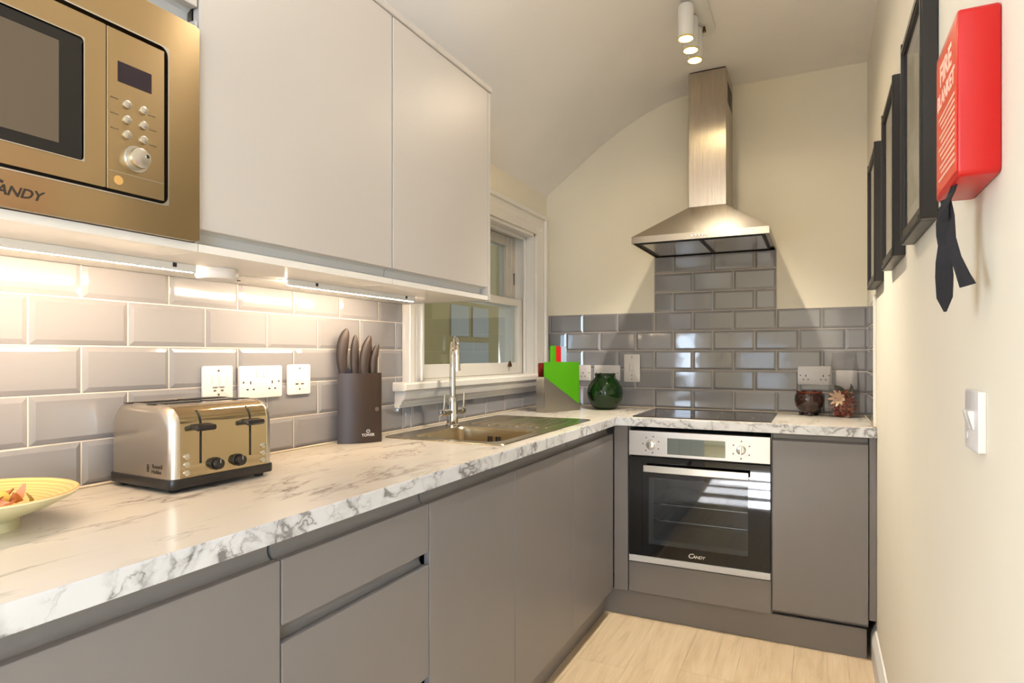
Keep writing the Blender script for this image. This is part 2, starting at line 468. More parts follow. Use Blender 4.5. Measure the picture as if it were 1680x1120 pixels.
# ------------------------------------------------------------------ room
# floor: sub-floor with oak planks
fl = structure('floor', MB().box(-0.3, 4.1, -6.6, 0.1, -0.05, -0.004), 'oak')
plank_cache = {}
pw, pl = 0.193, 1.285
ci = 0
x = 0.36
def plank(x0, x1, y0, y1):
    k = (round(x1 - x0, 4), round(y1 - y0, 4))
    if k not in plank_cache:
        mb = MB(); w, h = k; g = 0.0002; c = 0.0009
        mb.verts([(g, g, -.004), (w - g, g, -.004), (w - g, h - g, -.004), (g, h - g, -.004), (g, g, -c), (w - g, g, -c), (w - g, h - g, -c), (g, h - g, -c), (g + c, g + c, 0), (w - g - c, g + c, 0), (w - g - c, h - g - c, 0), (g + c, h - g - c, 0)],
                 [(0, 1, 5, 4), (1, 2, 6, 5), (2, 3, 7, 6), (3, 0, 4, 7), (4, 5, 9, 8), (5, 6, 10, 9), (6, 7, 11, 10), (7, 4, 8, 11), (8, 9, 10, 11)])
        me = bpy.data.meshes.new('plank'); mb.b.to_mesh(me); mb.b.free(); me.materials.append(M['oak']); plank_cache[k] = me
    o = bpy.data.objects.new('plank', plank_cache[k]); o.location = (x0, y0, 0); o.parent = fl; COL.objects.link(o)
while x < 4.0:
    x1 = min(x + pw, 4.05) if x > 1.62 else min(x + pw, 4.05)
    off = (ci * 0.47) % 1.0 * pl
    ytop = -0.40
    y1 = ytop; first = True
    while y1 > -6.5:
        y0 = y1 - (off if first and off > 0.2 else pl); first = False
        y0 = max(y0, -6.5)
        if not (x > 1.55 and y1 > -3.6 and x0_ok(x, y0) if False else False):
            if x < 1.60: plank(x, x1 if x1 <= 1.70 else x1, y0, y1)
            elif y0 < -3.6: plank(x, x1, y0, min(y1, -3.62))
        y1 = y0
    x = x1; ci += 1

# left wall with the window opening, plus an added one behind the camera
OY0, OY1, OZ0, OZ1 = -1.285, -0.175, 0.15, 0.955       # opening
mb = MB()
mb.box(-0.20, -0.008, -6.6, -5.1, 0, W + 1.75); mb.box(-0.20, -0.008, -3.8, OY0, 0, W + 1.75); mb.box(-0.20, -0.008, -5.1, -3.8, 0, W - 0.15); mb.box(-0.20, -0.008, -5.1, -3.8, W + 1.05, W + 1.75); mb.box(-0.20, -0.008, OY1, 0.1, 0, W + 1.75)
mb.box(-0.20, -0.008, OY0, OY1, 0, W + OZ0); mb.box(-0.20, -0.008, OY0, OY1, W + OZ1, W + 1.75)
wl = structure('wall_left', mb, 'wall')
wb = structure('wall_back', MB().box(-0.30, 1.80, 0.008, 0.2, 0, W + 1.75), 'wall')
wr = structure('wall_right', MB().box(XR, 1.80, -3.60, 0.008, 0, W + 1.75), 'wall')
structure('wall_return', MB().box(1.80, 4.1, -3.60, -3.45, 0, W + 1.75), 'wall')
structure('wall_side', MB().box(4.0, 4.15, -6.6, -3.6, 0, W + 1.75), 'wall')
mb = MB()                                               # wall behind the camera, with a window opening
for x0, x1 in ((-0.3, 0.35), (1.05, 2.1), (3.6, 4.1)): mb.box(x0, x1, -6.6, -6.45, 0, W + 1.75)
for x0, x1, z1 in ((0.35, 1.05, 0.55), (2.1, 3.6, 1.0)):
    mb.box(x0, x1, -6.6, -6.45, 0, W - 0.2); mb.box(x0, x1, -6.6, -6.45, W + z1, W + 1.75)
structure('wall_front', mb, 'wall')
# ceiling: sloping up from the left eave, then flat
prof = [(-0.012, 1.205), (0.16, 1.332), (0.32, 1.45), (0.46, 1.535), (0.58, 1.592), (0.68, 1.628), (0.77, 1.648), (0.86, 1.656), (1.0, 1.658), (4.1, 1.658), (4.1, 1.80), (-0.3, 1.80), (-0.3, 1.205)]
structure('ceiling', MB().prism([(px, W + pz) for px, pz in prof], 1, -6.6, 0.02), 'ceiling', 20)
# stand-in wall outside the window; pale panes imitate a window reflected in the glass
lw = structure('wall_outside', MB().box(-1.55, -1.40, -3.5, 5.0, 0, W + 2.0), 'render_wall')
for y0, y1, z0, z1 in ((1.20, 1.50, 0.45, 0.72), (1.57, 1.87, 0.45, 0.72), (1.20, 1.87, 0.14, 0.40)):
    build('pane', B(-1.40, -1.385, y0, y1, z0, z1, 0.003), mat('pale_reflected_window', (150, 136, 116), 0.3), lw)

# skirting on the right wall
bp = [(XR, 0.0), (XR - 0.018, 0.0), (XR - 0.018, 0.085), (XR - 0.014, 0.098), (XR - 0.010, 0.108), (XR - 0.006, 0.120), (XR, 0.122)]
structure('baseboard_right', MB().prism(bp, 1, -3.6, -0.46), 'skirt')

# ------------------------------------------------------------------ tiles
TW, TH = 0.202, 0.102
tile_cache = {}
def tile_mesh(w, h):
    k = (round(w, 4), round(h, 4))
    if k in tile_cache: return tile_cache[k]
    mb = MB(); a, c = w / 2, h / 2; i = min(0.011, a * 0.5, c * 0.5); e = 0.0012
    mb.verts([(-a, -c, 0), (a, -c, 0), (a, c, 0), (-a, c, 0), (-a, -c, .0032), (a, -c, .0032), (a, c, .0032), (-a, c, .0032),
              (-a + e, -c + e, .0040), (a - e, -c + e, .0040), (a - e, c - e, .0040), (-a + e, c - e, .0040),
              (-a + i, -c + i, .0075), (a - i, -c + i, .0075), (a - i, c - i, .0075), (-a + i, c - i, .0075)],
             [(4 * q + j, 4 * q + (j + 1) % 4, 4 * q + 4 + (j + 1) % 4, 4 * q + 4 + j) for q in range(3) for j in range(4)] + [(12, 13, 14, 15)])
    me = bpy.data.meshes.new('tile'); mb.b.to_mesh(me); mb.b.free(); me.materials.append(M['tile'])
    tile_cache[k] = me; return me
def put_tile(parent, mtx, w, h):
    me = tile_mesh(w - 0.0025, h - 0.0025)
    o = bpy.data.objects.new('tile', me); COL.objects.link(o); o.parent = parent
    jit = Euler((random.uniform(-.004, .004), random.uniform(-.003, .003), 0)).to_matrix().to_4x4()
    o.matrix_basis = mtx @ jit
def run(parent, wall, joints0, rows, lo, hi, cut=None):
    """rows: list of (h0, h1, phase); tiles between lo and hi along the wall"""
    for h0, h1, ph in rows:
        k = math.floor((lo - joints0) / TW) - 1
        while True:
            u0 = joints0 + (k + ph) * TW; u1 = u0 + TW; k += 1
            if u0 >= hi - 0.004: break
            a, c = max(u0, lo), min(u1, hi)
            if c - a < 0.012: continue
            um = (a + c) / 2; hm = W + (h0 + h1) / 2
            if wall == 'L': mt = Matrix.Translation((-0.0078, um, hm)) @ Matrix(((0, 0, 1, 0), (1, 0, 0, 0), (0, 1, 0, 0), (0, 0, 0, 1)))
            elif wall == 'B': mt = Matrix.Translation((um, 0.0078, hm)) @ Matrix(((1, 0, 0, 0), (0, 0, -1, 0), (0, 1, 0, 0), (0, 0, 0, 1)))
            else: mt = Matrix.Translation((XR - 0.0002, um, hm)) @ Matrix(((0, 0, -1, 0), (-1, 0, 0, 0), (0, 1, 0, 0), (0, 0, 0, 1)))
            put_tile(parent, mt, c - a, h1 - h0)
YA = -2.563
rows5 = [(0.004 + i * TH, 0.004 + (i + 1) * TH, 0.0 if i % 2 == 0 else 0.5) for i in range(5)]
rowsL = [(0.004, 0.100, 0.0)] + [(-0.002 + i * TH, -0.002 + (i + 1) * TH, 0.0 if i % 2 == 0 else 0.5) for i in range(1, 5)]
run(wl, 'L', YA, rowsL, -3.40, -1.408)
run(wl, 'L', YA, [(0.004, 0.100, 0.0)], -1.408, 0.0)
run(wl, 'L', YA, [(0.406, 0.508, 0.0), (0.304, 0.406, 0.5), (0.202, 0.304, 0.0), (0.100, 0.202, 0.5)], -0.046, 0.0)
for y0, y1, h0, h1 in ((-3.40, -1.408, 0, 0.508), (-1.408, 0.002, 0, 0.100), (-0.046, 0.002, 0.10, 0.508)):
    build('grout', B(-0.0079, -0.0048, y0, y1, h0, h1), 'grout', wl)
A0 = 0.6216
run(wb, 'B', A0, rows5, 0.0, XR)
run(wb, 'B', A0, [(0.004 + i * TH, 0.004 + (i + 1) * TH, 0.0 if i % 2 == 0 else 0.5) for i in (5, 6, 7)][0:1] and [(0.514, 0.616, 0.5), (0.616, 0.718, 0.0), (0.718, 0.820, 0.5)], A0, A0 + 3 * TW)
build('grout', B(-0.008, XR, 0.0048, 0.0079, 0, 0.514), 'grout', wb)
build('grout', B(A0 - 0.003, A0 + 3 * TW + 0.003, 0.0048, 0.0079, 0.514, 0.820), 'grout', wb)
run(wr, 'R', -0.60, [(a, c, p + 0.2) for a, c, p in rows5], -0.495, 0.0)
build('grout', B(XR - 0.003, XR - 0.0001, -0.495, 0.004, 0, 0.514), 'grout', wr)
structure('trim_1', B(XR - 0.011, XR, -0.507, -0.496, 0.0, 0.522, 0.002), 'gloss_white')

# ------------------------------------------------------------------ window on the left wall
win = bpy.data.objects.new('window_1', None); COL.objects.link(win); win['kind'] = 'structure'
win.location = (0, -0.73, W); WM['window_1'] = Matrix.Translation((0, -0.73, W))
# moulded architrave: profile across its width (w = distance from the opening edge outwards, d = proud of wall)
def arch_side(yi, sgn, h0, h1):
    pr = [(0.0, -0.008), (0.0, 0.012), (0.018, 0.016), (0.022, 0.010), (0.030, 0.010), (0.055, 0.016), (0.060, 0.011), (0.066, 0.016), (0.088, 0.018), (0.092, 0.030), (0.118, 0.030), (0.121, 0.026), (0.121, -0.008)]
    return MB().prism([(d, yi + sgn * w_) for w_, d in pr], 2, W + h0, W + h1)
build('architrave', arch_side(OY0, -1, 0.165, OZ1 + 0.10), 'gloss_white', win)
build('architrave', arch_side(OY1, 1, 0.165, OZ1 + 0.10), 'gloss_white', win)
pr = [(0.0, -0.008), (0.0, 0.0125), (0.018, 0.0165), (0.022, 0.0105), (0.030, 0.0105), (0.050, 0.0165), (0.066, 0.0165), (0.088, 0.0185), (0.092, 0.0305), (0.112, 0.0305), (0.116, 0.026), (0.116, -0.008)]
build('architrave', MB().prism([(d, W + OZ1 + w_) for w_, d in pr], 1, OY0 - 0.121, OY1 + 0.121), 'gloss_white', win)
# jamb linings and head lining
build('jamb', B(-0.22, 0.0, OY0 - 0.001, OY0 + 0.016, 0.165, OZ1), 'gloss_white', win)
build('jamb', B(-0.22, 0.0, OY1 - 0.016, OY1 + 0.001, 0.165, OZ1), 'gloss_white', win)
build('jamb', B(-0.22, 0.0, OY0, OY1, OZ1 - 0.016, OZ1), 'gloss_white', win)
for a, c in ((OY0 + 0.016, OY0 + 0.034), (OY1 - 0.034, OY1 - 0.016)):
    build('staff_bead', B(-0.060, -0.045, a, c, 0.18, OZ1 - 0.016, 0.004, 2), 'gloss_white', win)
build('staff_bead', B(-0.060, -0.045, OY0 + 0.016, OY1 - 0.016, OZ1 - 0.034, OZ1 - 0.016, 0.004, 2), 'gloss_white', win)
pst = build('pulley_stile', B(-0.20, -0.115, OY1 - 0.058, OY1 - 0.016, 0.545, OZ1 - 0.016, 0.003), 'old_white', win)
build('latch_slot', MB().cyl((-0.114, OY1 - 0.036, W + 0.735), (-0.112, OY1 - 0.036, W + 0.735), 0.006, seg=12).box(-0.114, -0.112, OY1 - 0.039, OY1 - 0.033, W + 0.675, W + 0.735), 'dark', pst)
def sash(x0, x1, y0, y1, h0, h1, stile, top, bot, mat_):
    s = build('sash', B(x0, x1, y0, y0 + stile, h0, h1, 0.003).box(x0, x1, y1 - stile, y1, W + h0, W + h1, 0.003).box(x0, x1, y0 + stile, y1 - stile, W + h1 - top, W + h1, 0.003).box(x0, x1, y0 + stile, y1 - stile, W + h0, W + h0 + bot, 0.003), mat_, win)
    xm = (x0 + x1) / 2
    build('pane', B(xm - 0.002, xm + 0.002, y0 + stile, y1 - stile, h0 + bot, h1 - top), 'pane', s)
    return s
ls = sash(-0.112, -0.066, OY0 + 0.018, OY1 - 0.018, 0.185, 0.590, 0.062, 0.040, 0.060, 'gloss_white')
sash(-0.165, -0.119, OY0 + 0.018, OY1 - 0.058, 0.550, OZ1 - 0.018, 0.055, 0.055, 0.040, 'old_white')
for yy in (-0.955, -0.375):
    build('sash_lift', MB().lathe([(0.0, 0), (0.012, 0.002), (0.014, 0.010), (0.009, 0.022), (0.005, 0.030), (0, 0.034)], 14, (-0.058, yy, W + 0.222), 0.8, 1.0), 'bronze', ls, 50)
# sill with an ogee apron
ap = [(-0.20, 0.150), (0.052, 0.150), (0.058, 0.156), (0.058, 0.176), (0.052, 0.183), (-0.20, 0.186)]
build('sill', MB().prism([(px, W + h) for px, h in ap], 1, OY0 - 0.19, -0.03, 0.004, 2), 'gloss_white', win)
ap = [(-0.0075, 0.088), (0.018, 0.088), (0.020, 0.098), (0.026, 0.100), (0.030, 0.112), (0.040, 0.120), (0.046, 0.136), (0.050, 0.150), (-0.0075, 0.150)]
build('apron', MB().prism([(px, W + h) for px, h in ap], 1, OY0 - 0.175, -0.035), 'gloss_white', win)

# window behind the camera (lets the daylight in)
for nm, x0, x1, z1 in (('window_2', 0.35, 1.05, 0.55), ('window_3', 2.1, 3.6, 1.0)):
    w2 = bpy.data.objects.new(nm, None); COL.objects.link(w2); w2['kind'] = 'structure'; w2.location = (x0, -6.5, W + 0.2); WM[nm] = Matrix.Translation((x0, -6.5, W + 0.2))
    xm = (x0 + x1) / 2
    for a_, c_, z0, z1_ in ((x0, x0 + .05, -0.2, z1), (x1 - .05, x1, -0.2, z1), (x0 + .05, x1 - .05, -0.2, -0.15), (x0 + .05, x1 - .05, z1 - .05, z1)) + (((x0 + .05, x1 - .05, 0.02, 0.07), (x0 + .05, x1 - .05, 0.19, 0.22), (x0 + .05, x1 - .05, 0.34, 0.40)) if nm == 'window_2' else ((xm - .02, xm + .02, -0.15, z1 - .05), (x0 + .05, xm - .02, 0.39, 0.42), (xm + .02, x1 - .05, 0.39, 0.42))):
        build('window_frame', B(a_, c_, -6.54, -6.50, z0, z1_, 0.004), 'gloss_white', w2)
w4 = bpy.data.objects.new('added_window_left', None); COL.objects.link(w4); w4['kind'] = 'structure'; w4.location = (-0.15, -4.45, W + 0.45); WM['added_window_left'] = Matrix.Translation((-0.15, -4.45, W + 0.45))  # added window around the left fill light, not a known opening
for a_, c_, z0, z1 in ((-5.1, -5.04, -0.15, 1.05), (-3.86, -3.8, -0.15, 1.05), (-5.04, -3.86, -0.15, -0.09), (-5.04, -3.86, 0.99, 1.05), (-4.47, -4.43, -0.09, 0.99)):
    build('window_frame', B(-0.17, -0.13, a_, c_, z0, z1, 0.004), 'gloss_white', w4)

# ------------------------------------------------------------------ base cabinets, left run
XF = 0.559            # door faces of the left run
def front(name, parent, y0, y1, h0, h1): return build(name, B(XF - 0.018, XF, y0 + 0.0015, y1 - 0.0015, h0, h1, 0.0018, 2), 'base', parent)
def channel_poly(h0, h1, xf, d):       # C-shaped handle recess
    return [(xf, W + h1), (xf - d * 0.55, W + h1), (xf - d, W + h1 - 0.006), (xf - d, W + h0 + 0.012), (xf - d * 0.75, W + h0), (xf - d * 0.75 + 0.0, W + h0 - 0.012), (xf - d - 0.014, W + h0 - 0.012), (xf - d - 0.014, W + h1), ]
def channel(parent, y0, y1, h0, h1):
    return build('handle_channel', MB().prism([(XF - 0.022, W + h1), (XF - 0.040, W + h1), (XF - 0.040, W + h0 - 0.010), (XF - 0.019, W + h0 - 0.010), (XF - 0.019, W + h0 - 0.004), (XF - 0.027, W + h0 + 0.002), (XF - 0.031, W + h0 + 0.010), (XF - 0.031, W + h1 - 0.010), (XF - 0.027, W + h1 - 0.003)], 1, y0, y1), 'channel', parent, 40)
HB, HT = -0.800, -0.0785
def carcass(parent, x0, x1, y0, y1, h0=-0.80, h1=-0.040, mat_='base'):
    t = 0.018
    mb = B(x0, x1, y0, y0 + t, h0, h1).box(x0, x1, y1 - t, y1, W + h0, W + h1).box(x0, x1, y0 + t, y1 - t, W + h0, W + h0 + t).box(x0, x0 + 0.01, y0 + t, y1 - t, W + h0 + t, W + h1)
    return build('carcass', mb, mat_, parent)
units = [(-3.15, -2.5475, 'base_cabinet', 'grey base cabinet door nearest the camera, under the bamboo bowl', 1),
         (-2.5465, -2.0755, 'drawer_unit', 'grey handleless three-drawer base unit below the four-slice toaster', 0),
         (-2.0745, -1.0695, 'sink_cabinet', 'grey two-door base cabinet under the stainless steel sink', 2),
         (-1.0685, -0.545, 'corner_cabinet', 'narrow-looking grey cabinet door in the inner corner beside the oven', 1)]
for y0, y1, nm, lb, nd in units:
    t = thing(nm, lb, 'cabinet', (0.28, (y0 + y1) / 2, W - 0.80))
    carcass(t, 0.03, XF - 0.041, y0 + 0.0005, y1 - 0.0005)
    if nd == 0:
        front('drawer_front', t, y0, y1, -0.196, HT)
        front('drawer_front', t, y0, y1, -0.500, -0.2275)
        front('drawer_front', t, y0, y1, HB, -0.5315)
        channel(t, y0 + 0.001, y1 - 0.001, -0.2275, -0.190)
        channel(t, y0 + 0.001, y1 - 0.001, -0.5315, -0.494)
    else:
        k = (y1 - y0) / nd
        if nd == 2:
            front('door', t, y0, -1.593, HB, HT); front('door', t, -1.593, y1, HB, HT)
        else: front('door', t, y0, y1, HB, HT)
    channel(t, y0 + 0.003, y1 - 0.003, HT, -0.040)
# plinths
pt = build('plinth', B(0.495, 0.511, -3.15, -0.512, -W + 0.0005, -0.803), 'base')
tag(pt, 'long grey plinth board under the left run of base cabinets', 'plinth')

# ------------------------------------------------------------------ base cabinets, back run
YF = -0.535           # door faces of the back run
def bfront(name, parent, x0, x1, h0, h1, y=YF, mt='base'): return build(name, B(x0 + 0.0015, x1 - 0.0015, y, y + 0.018, h0, h1, 0.0018, 2), mt, parent)
t = thing('corner_post', 'grey upright corner filler post between left cabinets and oven', 'filler panel', (0.60, YF, W - 0.80))
build('panel', B(0.5605, 0.626, YF, YF + 0.018, -0.800, -0.040, 0.0015), 'base', t)
t = thing('oven_housing', 'grey cabinet housing around the oven with blank panel below it', 'cabinet', (0.93, -0.27, W - 0.80))
build('carcass', B(0.627, 0.632, YF + 0.019, -0.02, -0.80, -0.040).box(1.2355, 1.2395, YF + 0.019, -0.02, W - 0.80, W - 0.040).box(0.632, 1.2355, YF + 0.019, -0.02, W - 0.80, W - 0.672), 'base', t)
bfront('panel', t, 0.629, 1.2385, -0.797, -0.660)
t = thing('right_cabinet', 'grey base cabinet with single tall door right of the oven', 'cabinet', (1.42, -0.27, W - 0.80))
build('carcass', B(1.2405, 1.256, YF + 0.041, -0.02, -0.80, -0.040).box(1.575, 1.592, YF + 0.041, -0.02, W - 0.80, W - 0.04).box(1.256, 1.575, YF + 0.041, -0.02, W - 0.80, W - 0.782), 'base', t)
bfront('door', t, 1.2395, 1.592, -0.778, -0.069)
build('handle_channel', MB().prism([(YF + 0.022, W - 0.040), (YF + 0.040, W - 0.040), (YF + 0.040, W - 0.080), (YF + 0.019, W - 0.080), (YF + 0.019, W - 0.072), (YF + 0.030, W - 0.062), (YF + 0.030, W - 0.047)], 0, 1.241, 1.591), 'channel', t, 40)
t = thing('end_filler', 'narrow grey filler strip between right cabinet and the wall', 'filler panel', (1.605, YF, W - 0.76))
build('panel', B(1.5935, 1.6185, YF + 0.006, YF + 0.022, -0.760, -0.040, 0.0015), 'base', t)
pt = build('plinth', B(0.512, 1.586, -0.512, -0.496, -W + 0.0005, -0.803), 'base')
tag(pt, 'grey plinth board under the oven and right cabinet', 'plinth')

# ------------------------------------------------------------------ worktop (L-shaped) with the sink cut-out
XE, YE = 0.5765, -0.553
SX0, SX1, SY0, SY1 = 0.075, 0.505, -1.60, -0.745      # cut-out
wt = thing('worktop', 'L-shaped white marble-effect laminate worktop with grey veins', 'worktop', (0.3, -1.5, W))
tk = 0.0388
mb = MB()
xs = [0.001, SX0, SX1, XE - 0.001]; ys = [-3.15, SY0, SY1, YE]
for i in range(3):
    for j in range(3):
        if i == 1 and j == 1: continue
        mb.box(xs[i], xs[i + 1], ys[j], ys[j + 1], W - tk, W)
mb.box(0.001, XR - 0.009, YE + 0.001, -0.001, W - tk, W)
bmesh.ops.remove_doubles(mb.b, verts=mb.b.verts, dist=0.0001)
build('slab', mb, 'marble', wt)
build('edge_band', MB().prism([(XE - 0.001, W - tk), (XE, W - tk + 0.001), (XE, W - 0.003), (XE - 0.001, W - 0.0003)], 1, -3.15, YE), 'marble_edge', wt)
build('edge_band', MB().prism([(YE + 0.001, W - tk), (YE, W - tk + 0.001), (YE, W - 0.003), (YE + 0.001, W - 0.0003)], 0, XE - 0.001, XR - 0.001), 'marble_edge', wt)
build('sealant_strip', B(0.0005, 0.007, -3.15, -0.002, 0.0, 0.006, 0.002).box(0.007, XR - 0.010, -0.007, -0.001, W, W + 0.006, 0.002).box(XR - 0.014, XR - 0.008, YE + 0.01, -0.007, W, W + 0.006, 0.002), 'sealant', wt)

# ------------------------------------------------------------------ sink and tap
sk = thing('sink', 'stainless steel inset sink with bowl and ridged drainer', 'sink', (0.29, -1.17, W))
def rrect(x0, x1, y0, y1, r, n_=6):
    out = []
    for cx, cy, a0 in ((x1 - r, y1 - r, 0), (x0 + r, y1 - r, PI / 2), (x0 + r, y0 + r, PI), (x1 - r, y0 + r, 1.5 * PI)):
        for k in range(n_ + 1):
            a = a0 + PI / 2 * k / n_; out.append((cx + r * math.cos(a), cy + r * math.sin(a)))
    return out
mb = MB()
bx0, bx1, by0, by1 = 0.145, 0.475, -1.565, -1.215
N = 28
loops = [(rrect(0.056, 0.524, -1.617, -0.733, 0.035), 0.0008), (rrect(0.059, 0.521, -1.614, -0.736, 0.033), 0.0036), (rrect(0.066, 0.514, -1.607, -0.743, 0.03), 0.0030)]
rings = [[mb.b.verts.new((px, py, W + h)) for px, py in lp] for lp, h in loops]
for A_, B_ in zip(rings, rings[1:]):
    for i in range(N): mb.b.faces.new((A_[i], A_[(i + 1) % N], B_[(i + 1) % N], B_[i]))
bl = [(rrect(bx0 - .006, bx1 + .006, by0 - .006, by1 + .006, 0.06), 0.0030), (rrect(bx0, bx1, by0, by1, 0.056), -0.004), (rrect(bx0 + .004, bx1 - .004, by0 + .004, by1 - .004, 0.055), -0.13), (rrect(bx0 + .02, bx1 - .02, by0 + .02, by1 - .02, 0.05), -0.148)]
br = [[mb.b.verts.new((px, py, W + h)) for px, py in lp] for lp, h in bl]
for A_, B_ in zip(br, br[1:]):
    for i in range(N): mb.b.faces.new((A_[i], A_[(i + 1) % N], B_[(i + 1) % N], B_[i]))
mb.b.faces.new(br[-1])
# deck between rim and bowl: bridge with triangulated fill
e = [mb.b.edges.get((R[i], R[(i + 1) % N])) for R in (rings[-1], br[0]) for i in range(N)]
bmesh.ops.triangle_fill(mb.b, edges=e, use_beauty=True)
bmesh.ops.recalc_face_normals(mb.b, faces=mb.b.faces)
build('basin', mb, 'steel_sink', sk, 35)
mb = MB()
for k in range(9):
    x0 = 0.125 + k * 0.042
    mb.prism([(x0, W + 0.0031), (x0 + 0.004, W + 0.0056), (x0 + 0.012, W + 0.0056), (x0 + 0.016, W + 0.0031)], 1, -1.13, -0.80)
build('drainer_ridges', mb, 'steel_sink', sk)
mb = MB()
for k, xx in enumerate((0.262, 0.274, 0.296, 0.308)): mb.box(xx, xx + 0.006, by1 - 0.0065, by1 - 0.0035, W - 0.056, W - 0.030)
build('overflow_slots', mb, 'dark', sk)
build('drain', MB().lathe([(0.0, 0.0), (0.03, 0.001), (0.042, 0.003), (0.045, 0.0)], 24, (0.31, -1.39, W - 0.148)), 'chrome', sk, 30)

tp = thing('mixer_tap', 'tall chrome mixer tap with swan-neck spout and twin levers', 'tap', (0.105, -1.225, W + 0.0035))
tx, ty = 0.105, -1.225
mb = MB().lathe([(0.0, 0), (0.027, 0), (0.027, 0.005), (0.0225, 0.009), (0.0215, 0.085), (0.0190, 0.110), (0.0135, 0.118), (0.0, 0.119)], 24, (tx, ty, W + 0.0035))
build('body', mb, 'chrome', tp, 35)
dx, dy = 0.080, -0.098; dl = math.hypot(dx, dy)
pts = [(tx, ty, W + 0.11), (tx, ty, W + 0.20)]
R_ = dl / 2; zc = 0.285
for k in range(0, 13):
    a = PI - PI * k / 12
    u = R_ + R_ * math.cos(a)
    pts.append((tx + dx * u / dl, ty + dy * u / dl, W + zc + R_ * math.sin(a) * 1.0))
pts.append((tx + dx, ty + dy, W + 0.235))
sp = build('spout', MB().tube(pts, [0.0125] * 2 + [0.0122] * 13 + [0.0122], 16), 'chrome', tp, 50)
build('aerator', MB().cyl((tx + dx, ty + dy, W + 0.236), (tx + dx, ty + dy, W + 0.226), 0.0135, seg=18), 'chrome', sp, 40)
for sgn in (-1, 1):
    y1 = ty + sgn * 0.074
    hb = build('valve', MB().cyl((tx, ty + sgn * 0.018, W + 0.060), (tx, y1 - sgn * 0.012, W + 0.060), 0.0125, seg=18).cyl((tx, y1 - sgn * 0.014, W + 0.060), (tx, y1 + sgn * 0.010, W + 0.060), 0.0145, seg=18, bev=0.002), 'chrome', tp, 35)
    build('lever', MB().tube([(tx + 0.004, y1, W + 0.070), (tx + 0.008, y1, W + 0.085), (tx + 0.010, y1, W + 0.132)], [0.005, 0.0042, 0.0038], 10), 'chrome', hb, 50)

# ------------------------------------------------------------------ oven
ov = thing('oven', 'built-in electric oven with steel control panel and black glass door', 'oven', (0.932, -0.27, W - 0.655))
ox0, ox1 = 0.6335, 1.2345
mb = MB()
cx0, cx1, ch0, ch1 = 0.70, 1.17, -0.60, -0.215
for b_ in ((ox0, cx0, -0.50, -0.03, -0.655, -0.058), (cx1, ox1, -0.50, -0.03, -0.655, -0.058), (cx0, cx1, -0.50, -0.03, ch1, -0.058), (cx0, cx1, -0.50, -0.03, -0.655, ch0), (cx0, cx1, -0.06, -0.03, ch0, ch1)):
    mb.box(b_[0], b_[1], b_[2], b_[3], W + b_[4], W + b_[5])
build('cavity', mb, 'enamel', ov)
cp = build('control_panel', B(ox0, ox1, YF - 0.012, -0.50, -0.1705, -0.058, 0.002, 2), 'oven_steel', ov)
build('display', B(0.808, 1.055, YF - 0.0135, YF - 0.0115, -0.157, -0.085, 0.0006), 'mirror_panel', cp)
yp = YF - 0.012
for kx in (0.736, 1.120):
    kb = build('knob', MB().cyl((kx, yp, W - 0.118), (kx, yp - 0.004, W - 0.118), 0.024, seg=28).cyl((kx, yp - 0.004, W - 0.118), (kx, yp - 0.020, W - 0.118), 0.0195, 0.018, seg=28, bev=0.002), 'satin', ov, 35)
    build('grip', MB().box(kx - 0.004, kx + 0.004, yp - 0.026, yp - 0.019, W - 0.135, W - 0.101, 0.0015), 'satin', kb)
for kx, a0, n_ in ((0.736, 0.4, 7), (1.120, 0.5, 6)):
    for k in range(n_):
        a = a0 + k * 2 * PI / n_
        px, pz = kx + 0.037 * math.cos(a), W - 0.118 + 0.037 * math.sin(a)
        build('dial_mark', MB().box(px - 0.003, px + 0.003, yp - 0.0004, yp + 0.0004, pz - 0.003, pz + 0.003), 'grey_print', cp)
# door: black glass around the viewing window
wx0, wx1, wh0, wh1 = 0.722, 1.146, -0.570, -0.268
mb = MB()
for b_ in ((ox0 + .001, wx0, -0.625, -0.178), (wx1, ox1 - .001, -0.625, -0.178), (wx0, wx1, -0.625, wh0), (wx0, wx1, wh1, -0.178)):
    mb.box(b_[0], b_[1], YF - 0.006, YF + 0.020, W + b_[2], W + b_[3])
bmesh.ops.remove_doubles(mb.b, verts=mb.b.verts, dist=0.0001)
dr = build('door', mb, 'black_glass', ov)
build('window_glass', B(wx0, wx1, YF - 0.006, YF - 0.002, wh0, wh1), 'oven_glass', dr)
mb = MB()
i_ = 0.022
for b_ in ((wx0, wx0 + i_, wh0, wh1), (wx1 - 0.004, wx1, wh0, wh1), (wx0 + i_, wx1 - .004, wh0, wh0 + i_), (wx0 + i_, wx1 - .004, wh1 - 0.006, wh1)):
    mb.box(b_[0], b_[1], YF + 0.004, YF + 0.010, W + b_[2], W + b_[3])
build('inner_frame', mb, 'enamel', dr)
hd = build('handle', B(0.708, 1.152, YF - 0.046, YF - 0.036, -0.238, -0.208, 0.002, 2), 'satin', dr)
for hx in (0.735, 1.125):
    build('handle_post', MB().cyl((hx, YF - 0.037, W - 0.222), (hx, YF - 0.005, W - 0.222), 0.008, seg=14), 'satin', hd, 40)
build('bottom_strip', B(ox0, ox1, YF - 0.008, YF + 0.018, -0.6545, -0.6265, 0.0015), 'film_white', ov)
text('lettering', 'C', 0.029, FACE_B(0.908, YF - 0.0062, -0.599), 'white_print', dr, 0.25, 0.95, 1.15, 0.0003)
text('lettering', 'ANDY', 0.018, FACE_B(0.943, YF - 0.0062, -0.601), 'white_print', dr, 0.25, 0.95, 1.05, 0.0003)
